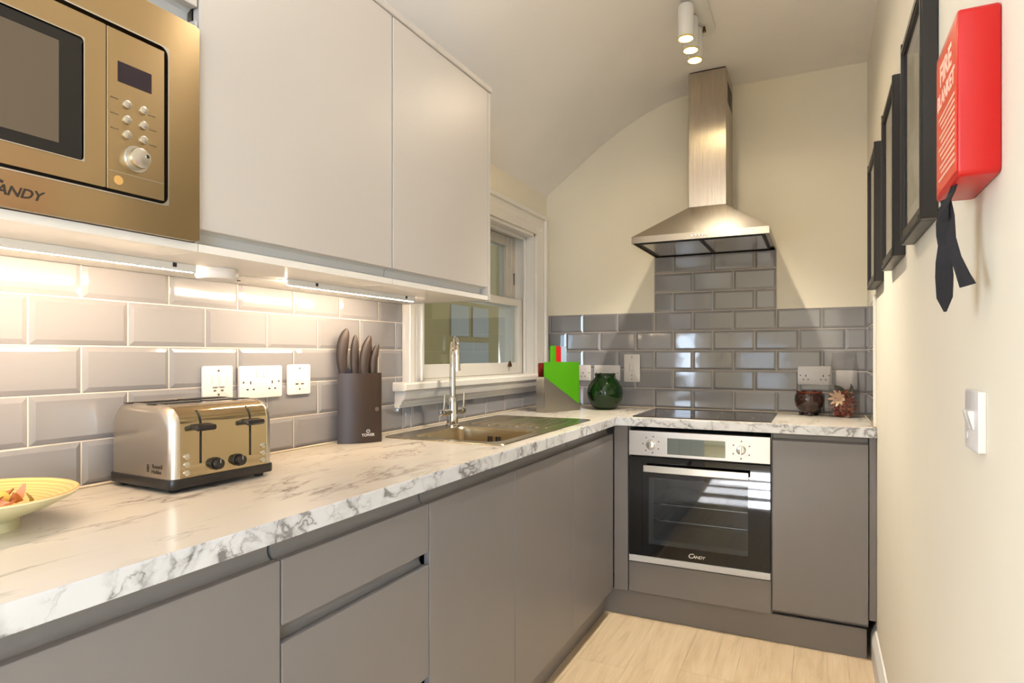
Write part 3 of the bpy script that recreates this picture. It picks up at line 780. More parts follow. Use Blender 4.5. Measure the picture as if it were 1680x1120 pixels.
for hz in (-0.40, -0.475):
    mb = MB()
    for yy in (-0.47, -0.10): mb.cyl((cx0 + 0.004, yy, W + hz), (cx1 - 0.004, yy, W + hz), 0.003, seg=8)
    for k in range(12):
        xx = cx0 + 0.02 + k * (cx1 - cx0 - 0.04) / 11
        mb.cyl((xx, -0.47, W + hz), (xx, -0.10, W + hz), 0.0018, seg=6)
    build('shelf_rack', mb, 'chrome', ov, 40)

# ------------------------------------------------------------------ hob
hb = thing('hob', 'flat dark ceramic glass hob set in the worktop beneath the hood', 'hob', (0.94, -0.28, W))
build('glass', B(0.642, 1.236, -0.515, -0.048, 0.0004, 0.0055, 0.0018, 2), 'hob_glass', hb)
zr = mat('zone_ring_print', (70, 64, 60), 0.3)
for px, py, r in ((0.80, -0.40, 0.09), (1.08, -0.40, 0.075), (0.80, -0.17, 0.075), (1.08, -0.17, 0.09)):
    build('zone_ring', MB().lathe([(r, 0), (r + 0.0018, 0), (r + 0.0018, 0.0003), (r, 0.0003), (r, 0)], 40, (px, py, W + 0.0055), closed_ends=False), zr, hb)

# ------------------------------------------------------------------ extractor hood
hx0, hx1, hy0 = 0.628, 1.226, -0.480
hd = thing('extractor_hood', 'stainless steel pyramid chimney hood above the hob', 'extractor hood', (0.93, 0, W + 0.80))
cx0, cx1, cy0 = 0.846, 1.022, -0.245
mb = MB()
h0, h1, h2 = 0.806, 0.836, 1.000
o_ = [(hx0, hy0), (hx1, hy0), (hx1, -0.001), (hx0, -0.001)]; c_ = [(cx0 - .002, cy0 - .002), (cx1 + .002, cy0 - .002), (cx1 + .002, -0.001), (cx0 - .002, -0.001)]
mb.verts([(px, py, W + h) for lp, h in ((o_, h0), (o_, h1), (c_, h2)) for px, py in lp] + [(px + (0.004 if px < 0.9 else -0.004), py + (0.004 if py < -0.2 else 0), W + h0) for px, py in o_] + [(px + (0.004 if px < 0.9 else -0.004), py + (0.004 if py < -0.2 else 0), W + h0 + 0.012) for px, py in o_],
         [(0, 1, 5, 4), (1, 2, 6, 5), (2, 3, 7, 6), (3, 0, 4, 7), (4, 5, 9, 8), (5, 6, 10, 9), (6, 7, 11, 10), (7, 4, 8, 11), (8, 9, 10, 11),
          (0, 1, 13, 12), (1, 2, 14, 13), (2, 3, 15, 14), (3, 0, 12, 15), (12, 13, 17, 16), (13, 14, 18, 17), (14, 15, 19, 18), (15, 12, 16, 19), (16, 17, 18, 19)])
bmesh.ops.recalc_face_normals(mb.b, faces=mb.b.faces)
cn = build('canopy', mb, 'steel_x', hd)
build('chimney', B(cx0, cx1, cy0, -0.001, 1.0005, 1.651, 0.002), 'steel_z', hd)
build('chimney_gap', B(cx0 + .004, cx1 - .004, cy0 + .004, -0.001, 1.6505, 1.657), 'dark', hd)
mb = MB()
for k in range(6): mb.box(cx1 - 0.0005, cx1 + 0.0008, -0.20 + k * 0.028, -0.186 + k * 0.028, W + 1.50, W + 1.60)
build('vent_slots', mb, 'dark', hd)
for x0, x1 in ((hx0 + 0.035, 0.925), (0.945, hx1 - 0.035)):
    f = build('grease_filter', B(x0, x1, hy0 + 0.05, -0.05, 0.807, 0.812), 'satin', cn)
    mb = MB()
    for a, c_, d_, e_ in ((x0, x1, hy0 + .040, hy0 + .050), (x0, x1, -.05, -.04), (x0 - .010, x0, hy0 + .04, -.04), (x1, x1 + .010, hy0 + .04, -.04)): mb.box(a, c_, d_, e_, W + 0.8055, W + 0.812)
    build('filter_frame', mb, 'dark', f)
for k in range(5):
    build('button', MB().cyl((0.905 + k * 0.0155, hy0, W + 0.8205), (0.905 + k * 0.0155, hy0 - 0.006, W + 0.8205), 0.0052, seg=14, bev=0.001), 'chrome', cn, 40)

# ------------------------------------------------------------------ wall cabinets
XU = 0.385
UB, UT = 0.475, 1.196
def uchannel(parent, y0, y1, h0, h1):
    return build('handle_channel', MB().prism([(XU - 0.020, W + h0), (XU - 0.040, W + h0), (XU - 0.040, W + h1 + 0.008), (XU - 0.019, W + h1 + 0.008), (XU - 0.019, W + h1 + 0.002), (XU - 0.028, W + h1 - 0.004), (XU - 0.030, W + h0 + 0.008), (XU - 0.026, W + h0 + 0.002)], 1, y0, y1), 'channel_pale', parent, 40)
def ucarcass(parent, y0, y1):
    t_ = 0.016
    return build('carcass', B(0.012, XU - 0.041, y0, y0 + t_, UB + .0145, UT - .005).box(0.012, XU - 0.041, y1 - t_, y1, W + UB + .0145, W + UT - .005).box(0.012, XU - 0.001, y0, y1, W + UB, W + UB + 0.0145).box(0.012, XU - 0.041, y0 + t_, y1 - t_, W + UT - .02, W + UT - .005).box(0.012, 0.018, y0 + t_, y1 - t_, W + UB + .0145, W + UT - .02), 'under', parent)
def udoor(parent, y0, y1, h0, h1): return build('door', B(XU - 0.018, XU, y0 + 0.0015, y1 - 0.0015, h0, h1, 0.0018, 2), 'upper', parent)
for y0, y1, nm, lb in ((-2.578, -1.991, 'wall_cabinet', 'pale grey wall cabinet with large flat door beside the microwave'), (-1.989, -1.448, 'wall_cabinet', 'pale grey wall cabinet with flat door nearest the window')):
    t = thing(nm, lb, 'cabinet', (0.2, (y0 + y1) / 2, W + UB))
    ucarcass(t, y0 + .0005, y1 - .0005)
    udoor(t, y0, y1, 0.5175, UT)
    uchannel(t, y0 + .001, y1 - .001, 0.4905, 0.5175)
build('end_panel', B(0.012, XU, -1.4465, -1.430, UB, UT, 0.001), 'upper', t)
t = thing('microwave_cabinet', 'pale grey wall cabinet housing the built-in microwave', 'cabinet', (0.2, -2.88, W + UB))
ucarcass(t, -3.185, -2.5795)
udoor(t, -3.185, -2.579, 0.925, UT)
uchannel(t, -3.184, -2.580, 0.8825, 0.925)
build('side_strip', B(XU - 0.020, XU - 0.002, -2.5845, -2.5795, 0.49, 0.90), 'upper', t)
cs = build('cornice', MB().prism([(0.05, W + UT + 0.001), (XU + 0.004, W + UT + 0.001), (XU + 0.006, W + UT + 0.004), (XU + 0.006, W + UT + 0.018), (XU + 0.003, W + UT + 0.021), (0.05, W + UT + 0.021)], 1, -3.185, -1.428), 'upper')
tag(cs, 'thin pale grey strip running along the top of the wall cabinets', 'cornice')

# ------------------------------------------------------------------ microwave
mx = 0.397
mw = thing('microwave', 'built-in stainless steel microwave in the wall cabinets', 'microwave', (0.2, -2.88, W + 0.4905))
my0, my1, mh0, mh1 = -3.18, -2.5855, 0.4905, 0.8815
iy0, iy1, ih0, ih1 = -3.125, -2.6485, 0.5445, 0.8155        # inner opening in the trim frame
build('body', B(0.02, 0.372, my0 + .02, my1 - .02, mh0 + .008, mh1 - .01), 'dark', mw)
def frame_mb(x0, x1, a0, a1, c0, c1, b0, b1, d0, d1, r=0.012):
    """rectangular frame (outer a/c, inner b/d with rounded inner corners) between x0 and x1"""
    mb = MB(); outer = []
    inner = rrect(b0, b1, d0, d1, r, 4)
    k = len(inner)
    for (py, pz) in inner:                                   # project the inner loop out to the rectangle's border
        cy, cz = (b0 + b1) / 2, (d0 + d1) / 2
        ty_ = (py - cy) / ((b1 - b0) / 2); tz_ = (pz - cz) / ((d1 - d0) / 2)
        s_ = max(abs(ty_), abs(tz_)); ty_ /= s_; tz_ /= s_
        outer.append(((a0 + a1) / 2 + ty_ * (a1 - a0) / 2, (c0 + c1) / 2 + tz_ * (c1 - c0) / 2))
    L = [[mb.b.verts.new((xx, p[0], W + p[1])) for p in lp] for xx, lp in ((x0, outer), (x1, outer), (x1, inner), (x0, inner))]
    for A_, B_ in zip(L, L[1:] + L[:1]):
        for i in range(k): mb.b.faces.new((A_[i], A_[(i + 1) % k], B_[(i + 1) % k], B_[i]))
    # square off the outer corners
    bmesh.ops.recalc_face_normals(mb.b, faces=mb.b.faces)
    return mb
tf = build('trim_frame', frame_mb(0.376, mx, my0, my1, mh0, mh1, iy0, iy1, ih0, ih1, 0.014), 'steel_y', mw)
build('frame_lip', frame_mb(mx - 0.002, mx + 0.0012, iy0 - .0022, iy1 + .0022, ih0 - .0022, ih1 + .0022, iy0, iy1, ih0, ih1, 0.014), 'satin', tf)
build('gap', B(0.372, 0.384, iy0, iy1, ih0, ih1), 'dark', mw)
dsp = -2.752                                                  # split between door and control panel
dy0, dy1, dh0, dh1 = iy0 + 0.050, -2.787, 0.583, 0.772
dr = build('door', frame_mb(0.384, mx - 0.001, iy0 + .005, dsp - .001, ih0 + .006, ih1 - .006, dy0, dy1, dh0, dh1, 0.006), 'steel_y', mw)
build('door_bezel', frame_mb(mx - 0.003, mx + 0.0002, dy0 - .0014, dy1 + .0014, dh0 - .0014, dh1 + .0014, dy0, dy1, dh0, dh1, 0.006), 'satin', dr)
build('door_glass', B(0.384, mx - 0.003, dy0, dy1, dh0, dh1), 'black_glass', dr)
build('window_mesh', B(mx - 0.003, mx - 0.0024, dy0 + .035, dy1 - .034, dh0 + .018, dh1 - .018), mat('perforated_window', (92, 80, 66), 0.12), dr)
cp = build('control_panel', B(0.384, mx - 0.001, dsp + .001, iy1 - .005, ih0 + .006, ih1 - .006, 0.0005), 'steel_y', mw)
build('display', B(mx - 0.0012, mx - 0.0004, -2.734, -2.677, 0.727, 0.760), 'display', cp)
for by in (-2.7195, -2.6915):
    for bh in (0.694, 0.669, 0.6445):
        build('button', MB().cyl((mx - 0.001, by, W + bh), (mx + 0.003, by, W + bh), 0.0073, 0.0068, seg=18, bev=0.001), 'satin', cp, 40)
kb = build('knob', MB().cyl((mx - 0.001, -2.7055, W + 0.608), (mx + 0.003, -2.7055, W + 0.608), 0.0215, seg=28).cyl((mx + 0.003, -2.7055, W + 0.608), (mx + 0.017, -2.7055, W + 0.608), 0.0175, 0.0165, seg=28, bev=0.0015), 'satin', mw, 35)
build('dimple', MB().cyl((mx + 0.0168, -2.6955, W + 0.613), (mx + 0.0175, -2.6955, W + 0.613), 0.003, seg=12), 'chrome', kb)
build('panel_line', B(mx - 0.0012, mx - 0.0005, dsp + .002, iy1 - .006, 0.5795, 0.5805), 'satin', cp)
build('sticker', MB().cyl((mx - 0.001, -2.733, W + 0.567), (mx - 0.0006, -2.733, W + 0.567), 0.0075, seg=20), mat('amber_round_sticker', (206, 160, 92), 0.4), cp)
for by, bh in ((-2.739, 0.698), (-2.739, 0.673), (-2.739, 0.649), (-2.676, 0.690), (-2.674, 0.666), (-2.674, 0.640)): build('button_mark', MB().box(mx - 0.0012, mx - 0.0006, by - 0.007, by + 0.006, W + bh - 0.0008, W + bh + 0.0008), 'grey_print', cp)
text('lettering', 'C', 0.031, FACE_L(mx + 0.0002, -2.9115, 0.5155), 'dark_print', tf, 0.3, 0.95, 1.2, 0.0003)
text('lettering', 'ANDY', 0.0195, FACE_L(mx + 0.0002, -2.8745, 0.5135), 'dark_print', tf, 0.3, 0.95, 1.1, 0.0004)

# ------------------------------------------------------------------ under-cabinet lights
for y0, y1, lb in ((-3.05, -2.462, 'lit under-cabinet LED bar below the microwave'), (-2.205, -1.655, 'lit under-cabinet LED bar nearest the window')):
    t = thing('led_bar', lb, 'light', (0.212, (y0 + y1) / 2, W + 0.475), 0, 'LED bars under the wall cabinets')
    build('profile', MB().prism([(0.199, W + 0.4745), (0.226, W + 0.4745), (0.226, W + 0.4610), (0.2235, W + 0.4590), (0.2215, W + 0.4595), (0.2215, W + 0.4720), (0.199, W + 0.4720)], 1, y0, y1), 'lamp_white', t)
    build('diffuser', MB().prism([(0.2213, W + 0.4584), (0.2213, W + 0.4718), (0.2125, W + 0.4718), (0.2185, W + 0.4584)], 1, y0 + .004, y1 - .004), 'led', t)
    for yy in (y0 + 0.10, y1 - 0.05):
        build('clip', B(0.2225, 0.2275, yy - 0.004, yy + 0.004, 0.4655, 0.4735), 'dark', t)
t = thing('led_driver', 'small white round junction box between the two LED bars', 'junction box', (0.235, -2.40, W + 0.475))
build('case', MB().lathe([(0, 0), (0.042, 0), (0.044, -0.004), (0.044, -0.018), (0.040, -0.023), (0, -0.024)], 28, (0.215, -2.402, W + 0.4745)), 'plastic', t, 40)
build('screw', MB().cyl((0.248, -2.372, W + 0.4515), (0.248, -2.372, W + 0.450), 0.004, seg=10), 'dark', t)
t = build('light_cable', MB().tube([(0.20, -2.362, W + 0.4715), (0.185, -2.33, W + 0.4705), (0.180, -2.29, W + 0.4705), (0.19, -2.25, W + 0.4705), (0.205, -2.207, W + 0.470)], 0.0025, 8), 'plastic', None, 60)
tag(t, 'thin white cable linking the LED bars under the cabinets', 'cable')

# ------------------------------------------------------------------ ceiling spotlights
cl = thing('ceiling_spotlight', 'white ceiling light with three cylindrical spot heads, lit', 'ceiling light', (0.985, -0.82, W + 1.658))
mb = MB()
ov_ = [(0.985 + 0.045 * math.cos(a), (-0.66 if math.sin(a) > 0 else -0.98) + 0.045 * math.sin(a)) for a in [2 * PI * k / 32 + 0.01 for k in range(32)]]
mb.prism(ov_, 2, W + 1.634, W + 1.6575, 0.004, 2)
build('base_plate', mb, 'lamp_white', cl, 40)
for i, yy in enumerate((-0.912, -0.810, -0.716)):
    sx_ = 0.957
    build('lamp_tube', MB().lathe([(0.026, 0.004), (0.030, 0.0), (0.030, 0.120), (0.026, 0.126), (0, 0.127)], 28, (sx_, yy, W + 1.498), closed_ends=False), 'lamp_white', cl, 40)
    build('bracket', MB().cyl((sx_, yy, W + 1.620), (sx_ + 0.010, yy, W + 1.636), 0.009, seg=14), 'satin', cl, 40)
    build('lamp_glow_ring', MB().lathe([(0.0262, 0.0), (0.0306, 0.0), (0.0306, 0.005), (0.0262, 0.005), (0.0262, 0.0)], 28, (sx_, yy, W + 1.495), closed_ends=False), 'rim_glow', cl, 40)  # yellow ring coloured in for the glow around the lens
    build('lamp_lens', MB().lathe([(0, -0.001), (0.018, 0.000), (0.0255, 0.004), (0.0255, 0.010), (0, 0.010)], 24, (sx_, yy, W + 1.497)), 'bulb', cl, 40)
    for nm_, pw_, ang_, bl_, co_ in (('spot_beam', BEAM_POWER, 105, 1.0, (1.0, 0.92, 0.79)), ('spot_spill', SPILL_POWER, 170, 0.4, (1.0, 0.80, 0.56))):
        L = bpy.data.lights.new(nm_, 'SPOT'); L.energy = pw_; L.color = co_; L.spot_size = math.radians(ang_); L.spot_blend = bl_; L.shadow_soft_size = 0.012
        lo = bpy.data.objects.new(nm_, L); lo.location = (sx_, yy, W + 1.488); COL.objects.link(lo)
build('thumb_screw', MB().cyl((0.992, -0.700, W + 1.634), (0.992, -0.700, W + 1.612), 0.004, 0.008, seg=12), 'brass', cl, 40)

# ------------------------------------------------------------------ sockets and switches
def plate_local(w, h, r=0.006):
    return MB().prism(rrect(-w / 2, w / 2, -h / 2, h / 2, r, 4), 2, 0.0, 0.009, 0.002, 2)
def fitting(name, label, cat, mtx, w, h, details, group=None):
    o = bpy.data.objects.new(name, None); COL.objects.link(o); o.matrix_world = mtx; o['label'] = label; o['category'] = cat
    if group: o['group'] = group
    WM[o.name] = mtx.copy()
    build('plate', plate_local(w, h), 'plastic', o, 40, local=True)
    def small(nm, x0, x1, y0, y1, z0, z1, mt, bev=0.0): build(nm, MB().box(x0, x1, y0, y1, z0, z1, bev), mt, o, local=True)
    def screw(px, py): build('screw', MB().cyl((px, py, 0.0085), (px, py, 0.0097), 0.0032, seg=10), 'grey_print', o, local=True)
    def pins(px, py):
        mb = MB().box(px - 0.002, px + 0.002, py + 0.006, py + 0.015, 0.0085, 0.0093)
        for q in (-0.0105, 0.0105): mb.box(px + q - 0.0035, px + q + 0.0035, py - 0.010, py - 0.006, 0.0085, 0.0093)
        build('pin_holes', mb, 'dark', o, local=True)
    if details == 'double':
        small('rocker', -0.020, -0.008, 0.014, 0.034, 0.008, 0.0115, 'plastic', 0.001); small('rocker', 0.006, 0.018, 0.014, 0.034, 0.008, 0.0115, 'plastic', 0.001)
        pins(-0.038, -0.012); pins(0.038, -0.012); screw(-0.062, 0.0); screw(0.062, 0.0)
    elif details == 'switch2':
        for q in (-0.011, 0.011):
            small('rocker', q - 0.007, q + 0.007, -0.010, 0.020, 0.008, 0.0125, 'plastic', 0.0015); small('marking', q - 0.007, q + 0.007, -0.0128, -0.0108, 0.0085, 0.0092, 'grey_print')
            small('marking', q - 0.004, q + 0.004, -0.022, -0.017, 0.0085, 0.0092, 'grey_print')
        screw(0, 0.032); screw(0, -0.030)
    elif details == 'switch_back':
        for q in (-0.011, 0.011):
            small('rocker', q - 0.006, q + 0.006, -0.004, 0.016, 0.008, 0.012, 'plastic', 0.0015); small('marking', q - 0.006, q + 0.006, -0.016, -0.011, 0.0085, 0.0092, 'grey_print')
        small('label_line', -0.022, 0.022, 0.021, 0.0225, 0.0085, 0.0092, 'grout'); screw(0, 0.033); screw(0, -0.029)
    elif details == 'cooker':
        small('rocker', -0.012, 0.012, -0.014, 0.020, 0.008, 0.0125, 'plastic', 0.0015)
        small('marking', -0.0125, -0.0120, -0.0145, 0.0205, 0.0085, 0.0130, 'grey_print'); small('neon', -0.006, 0.006, 0.042, 0.050, 0.0085, 0.0092, 'plastic')
        screw(0, 0.060); screw(0, -0.060); screw(0, -0.040)
    elif details == 'single':
        pins(0.0, -0.012); small('rocker', 0.008, 0.020, 0.014, 0.032, 0.008, 0.0115, 'plastic', 0.001); screw(-0.034, 0.0); screw(0.034, 0)
    return o
fitting('wall_switch', 'white twin-rocker switch plate above the toaster, left of the double socket', 'switch', FACE_L(-0.0002, -2.231, 0.2115), 0.090, 0.090, 'switch2')
fitting('wall_socket', 'white double socket on the left wall between two switch plates', 'socket', FACE_L(-0.0002, -2.090, 0.2095), 0.150, 0.090, 'double')
fitting('wall_switch', 'white square switch plate just left of the knife block', 'switch', FACE_L(-0.0002, -1.946, 0.2115), 0.090, 0.090, 'switch_back')
fitting('wall_socket', 'white single socket half hidden behind the green chopping board', 'socket', FACE_B(0.222, 0.0002, 0.186), 0.088, 0.086, 'single')
fitting('wall_socket', 'white double socket mostly hidden behind the green vase', 'socket', FACE_B(0.361, 0.0002, 0.186), 0.148, 0.086, 'double')
fitting('cooker_switch', 'tall narrow white cooker switch between green vase and hob', 'switch', FACE_B(0.5015, 0.0002, 0.2145), 0.088, 0.150, 'cooker')
fitting('wall_socket', 'white double socket behind the brown pot, right of the hob', 'socket', FACE_B(1.397, 0.0002, 0.187), 0.148, 0.090, 'double')
fitting('wall_plate', 'white single plate seen through the clear potpourri bag', 'socket', FACE_B(1.534, 0.0002, 0.168), 0.090, 0.090, 'blank')
# light switch on the right wall
ms = FACE_R(XR, -2.270, 0.191)
o = bpy.data.objects.new('light_switch', None); COL.objects.link(o); o.matrix_world = ms; WM[o.name] = ms.copy()
tag(o, 'white light switch on the right wall below the fire blanket', 'switch')
build('plate', MB().prism(rrect(-0.043, 0.043, -0.043, 0.043, 0.004, 3), 2, 0, 0.0095, 0.0012, 2), 'plastic', o, 40, local=True)
for q in (-0.014, 0.008):
    build('rocker', MB().prism([(-0.012, 0.009), (0.014, 0.009), (0.014, 0.0165), (0.010, 0.0165), (-0.012, 0.0105)], 0, q - 0.008, q + 0.009), 'plastic', o, local=True)
build('screw', MB().cyl((-0.028, -0.024, 0.009), (-0.028, -0.024, 0.0102), 0.005, seg=14), 'plastic', o, local=True)

# ------------------------------------------------------------------ picture frames on the right wall
def picture(label, yfar, ynear, h0, h1, mt):
    t = thing('picture_frame', label, 'picture', (XR, (yfar + ynear) / 2, W + h0), 0, None)
    xf, fw = XR - 0.028, 0.030
    for y0, y1, a, c in ((ynear, ynear + fw, h0, h1), (yfar - fw, yfar, h0, h1), (ynear + fw, yfar - fw, h1 - fw, h1), (ynear + fw, yfar - fw, h0, h0 + fw)):
        vert = (y1 - y0) < 0.05
        r = build('frame_rail', B(xf, XR - 0.0005, y0, y1, a, c, 0.002).box(xf - 0.0025, xf + 0.001, y0 + (0.004 if vert else 0), y1 - (0.016 if vert else 0), W + a + (0 if vert else 0.004), W + c - (0 if vert else 0.016), 0.001), 'frame_black', t)
    mbd = build('mount', B(xf + 0.009, xf + 0.013, ynear + fw, yfar - fw, h0 + fw, h1 - fw), 'matboard', t)
    build('print', B(xf + 0.0080, xf + 0.0088, ynear + fw + 0.040, yfar - fw - 0.030, h0 + fw + 0.04, h1 - fw - 0.04), mt, mbd)
    build('glazing', B(xf + 0.004, xf + 0.0055, ynear + fw, yfar - fw, h0 + fw, h1 - fw), 'clear', t)
picture('black picture frame farthest from the camera, nearest the tiled corner', -0.475, -0.825, 0.545, 1.036, 'print_a')
picture('black picture frame, middle one of three on the right wall', -1.088, -1.432, 0.547, 1.027, 'print_b')
picture('black picture frame nearest the camera, beside the red box', -1.601, -1.937, 0.547, 1.020, 'print_c')

# ------------------------------------------------------------------ fire blanket
fb = thing('fire_blanket', 'red fire blanket box hung on the right wall with black pull straps', 'fire blanket', (XR, -2.313, W + 0.513))
fx = 1.574
cs = build('case', MB().prism(rrect(-2.395, -2.232, W + 0.513, W + 0.728, 0.008, 3), 0, fx, XR - 0.0005, 0.0035, 2), 'red', fb, 40)
lb = build('printed_label', B(fx - 0.0006, fx + 0.0006, -2.388, -2.240, 0.522, 0.716), 'label_red', cs)
mlab = lambda yy, h: FACE_R(fx - 0.0008, yy, h)
text('lettering', 'FIRE', 0.042, mlab(-2.312, 0.686), 'label_ink', lb, 0, 1.0, 1.15, 0.001)
text('lettering', 'BLANKET', 0.030, mlab(-2.312, 0.652), 'label_ink', lb, 0, 1.0, 1.0, 0.0008)
mb = MB()
for k in range(11):
    h = 0.627 - k * 0.0088; yy = -2.377 + 0.0; w_ = 0.118 - (k * 37 % 5) * 0.006
    mb.box(fx - 0.001, fx - 0.0004, yy, yy + w_, W + h - 0.0016, W + h + 0.0016)
build('print_lines', mb, 'label_ink', lb)
# straps: twisted webbing hanging below the box
def strap(pts, widths, wd): return build('pull_strap', MB().ribbon(pts, [w_ * 0.82 for w_ in widths], wd, 0.0016), 'black_web', fb)
st = [(1.592, -2.352, 0.518), (1.590, -2.332, 0.505), (1.583, -2.322, 0.490), (1.582, -2.318, 0.470), (1.583, -2.318, 0.452), (1.584, -2.317, 0.437), (1.584, -2.315, 0.415), (1.585, -2.312, 0.395), (1.586, -2.308, 0.365), (1.587, -2.306, 0.345)]
strap([(a - 0.013, b_, W + c) for a, b_, c in st], [0.020, 0.030, 0.030, 0.030, 0.026, 0.018, 0.026, 0.034, 0.032, 0.004], [(0.3, -1, 0.2), (0.2, -1, 0.1), (0.3, -1, 0), (0.5, -1, 0), (0.8, -1, 0), (1, -0.6, 0), (1, -0.8, 0), (0.8, -1, 0), (0.7, -1, 0), (0.7, -1, 0)])
st = [(1.585, -2.322, 0.500), (1.588, -2.325, 0.475), (1.590, -2.330, 0.445), (1.594, -2.338, 0.418), (1.600, -2.350, 0.392), (1.604, -2.358, 0.376)]
strap([(a - 0.013, b_, W + c) for a, b_, c in st], [0.026, 0.024, 0.014, 0.016, 0.024, 0.028], [(0.4, -1, 0), (0.6, -1, 0), (1, -0.4, 0), (1, -0.6, 0), (0.8, -1, 0), (0.8, -1, 0.2)])

# ------------------------------------------------------------------ toaster
tz = -0.045
ts = thing('toaster', 'four-slice stainless steel toaster with two black dials', 'toaster', (0.132, -2.394, W), tz)
TL, TD = 0.254, 0.218          # length (y), depth (x)
def tprof(d, h0, h1, r, n_=8):
    p = [(-d / 2, h0), (d / 2, h0)]
    for k in range(n_ + 1):
        a = PI / 2 * k / n_; p.append((d / 2 - r + r * math.cos(a), h1 - r * 0.85 + r * 0.85 * math.sin(a)))
    for k in range(n_ + 1):
        a = PI / 2 + PI / 2 * k / n_; p.append((-d / 2 + r + r * math.cos(a), h1 - r * 0.85 + r * 0.85 * math.sin(a)))
    return p
build('base', MB().prism(rrect(-TD / 2 - .003, TD / 2 + .003, -TL / 2 - .003, TL / 2 + .003, 0.016, 4), 2, 0.009, 0.030, 0.003, 2), 'black_plastic', ts, 40, local=True)
build('body', MB().prism(tprof(TD, 0.030, 0.180, 0.052), 1, -TL / 2 + 0.018, TL / 2 - 0.018), 'mirror_steel', ts, 35, local=True)
for sgn in (-1, 1):
    e0 = sgn * (TL / 2 - 0.0185); mb = MB()
    rings = []
    for k in range(7):
        a = PI / 2 * k / 6
        ins = 0.018 * (1 - math.cos(a)); out = 0.018 * math.sin(a)
        rings.append([(p[0], e0 + sgn * out, p[1]) for p in tprof(TD + .0015 - 2 * ins, 0.030, 0.181 - ins, max(0.052 - ins * 0.5, 0.02))])
    vs = [[mb.b.verts.new(p) for p in R] for R in rings]; k = len(vs[0])
    for A_, B_ in zip(vs, vs[1:]):
        for i in range(k): mb.b.faces.new((A_[i], A_[(i + 1) % k], B_[(i + 1) % k], B_[i]))
    mb.b.faces.new(vs[-1]); mb.b.faces.new(vs[0])
    bmesh.ops.recalc_face_normals(mb.b, faces=mb.b.faces)
    build('end_cap', mb, 'satin' if sgn > 0 else 'toaster_steel', ts, 40, local=True)
fxl = TD / 2
WMt = WM[ts.name]
for yy in (-0.062, 0.062):
    build('bread_slot', MB().box(-0.075, -0.045, yy - 0.055, yy + 0.055, 0.1795, 0.1812).box(0.008, 0.038, yy - 0.055, yy + 0.055, 0.1795, 0.1812), 'dark', ts, local=True)
    sp_ = [(fxl, 0.056), (fxl, 0.1358)] + [(fxl - 0.052 + 0.052 * math.cos(q), 0.180 - 0.0442 + 0.0442 * math.sin(q)) for q in (0.2, 0.4, 0.6, 0.8)]
    build('lever_slot', MB().prism([(a_ + 0.0009, c_ + 0.0002) for a_, c_ in sp_] + [(a_ - 0.001, c_ - 0.001) for a_, c_ in reversed(sp_)], 1, yy - 0.0022, yy + 0.0022), 'dark', ts, local=True)
    lv = build('lever', MB().prism([(fxl, 0.130), (fxl + 0.020, 0.126), (fxl + 0.024, 0.130), (fxl + 0.022, 0.137), (fxl, 0.140)], 1, yy - 0.022, yy + 0.022, 0.002, 2), 'black_plastic', ts, 40, local=True)
for yy in (-0.0275, 0.0285):
    kb = build('dial', MB().cyl((fxl, yy, 0.050), (fxl + 0.006, yy, 0.050), 0.0135, seg=24).cyl((fxl + 0.006, yy, 0.050), (fxl + 0.018, yy, 0.050), 0.0118, 0.011, seg=24, bev=0.001), 'black_plastic', ts, 40, local=True)
    build('pointer', MB().box(fxl + 0.0175, fxl + 0.0186, yy - 0.001, yy + 0.001, 0.052, 0.060), 'satin', kb, local=True)
for yy in (-0.094, 0.097):
    for zz in (0.074, 0.057, 0.040):
        build('button', MB().cyl((fxl - .0005, yy, zz), (fxl + 0.003, yy, zz), 0.0066, seg=18, bev=0.001), 'satin', ts, 40, local=True)
for sx_ in (-0.085, 0.085):
    for sy_ in (-0.105, 0.105):
        build('foot', MB().cyl((sx_, sy_, 0.0), (sx_, sy_, 0.0095), 0.010, 0.012, seg=14), 'black_plastic', ts, 40, local=True)
mt_ = WMt @ axes((0.058, -TL / 2 - 0.0003, 0.047), (1, 0, 0), (0, 0, 1))
ec = [c for c in ts.children if c.name.startswith('end_cap')][0]
text('lettering', 'Russell', 0.0125, WMt @ axes((0.062, -TL / 2 - 0.0003, 0.0535), (1, 0, 0), (0, 0, 1)), 'dark_print', ec, 0, 1.0, 1.0)
text('lettering', 'Hobbs', 0.0125, WMt @ axes((0.059, -TL / 2 - 0.0003, 0.0425), (1, 0, 0), (0, 0, 1)), 'dark_print', ec, 0, 1.0, 1.0)
mb = MB()
for k in range(4): mb.box(0.026 + abs(k - 1.5) * 0.001, 0.034 - abs(k - 1.5) * 0.001, -TL / 2 - 0.0006, -TL / 2 + 0.0002, 0.041 + k * 0.0042, 0.0437 + k * 0.0042)
build('emblem', mb, 'dark_print', ec, local=True)

# ------------------------------------------------------------------ knife block and knives
ka = math.atan2(0.123, 0.089)          # direction of the block's width
kb_ = thing('knife_block', 'dark brown oval knife block standing left of the sink', 'knife block', (0.0665, -1.7385, W), ka)
def lens(w, d, n_=16):
    out = []
    for k in range(n_): t_ = -1 + 2 * k / n_; out.append((t_ * w, -d * (1 - t_ * t_) - 0.012))
    for k in range(n_): t_ = 1 - 2 * k / n_; out.append((t_ * w, d * (1 - t_ * t_) + 0.012))
    return out
mb = MB()
lo_, li_ = lens(0.076, 0.020), lens(0.0725, 0.0175)
k = len(lo_)
L = [[mb.b.verts.new((p[0], p[1], z)) for p in lp] for lp, z in ((lo_, 0.0), (lo_, 0.226), (li_, 0.2262), (li_, 0.010))]
for A_, B_ in zip(L, L[1:]):
    for i in range(k): mb.b.faces.new((A_[i], A_[(i + 1) % k], B_[(i + 1) % k], B_[i]))
mb.b.faces.new(L[0]); mb.b.faces.new(L[-1])
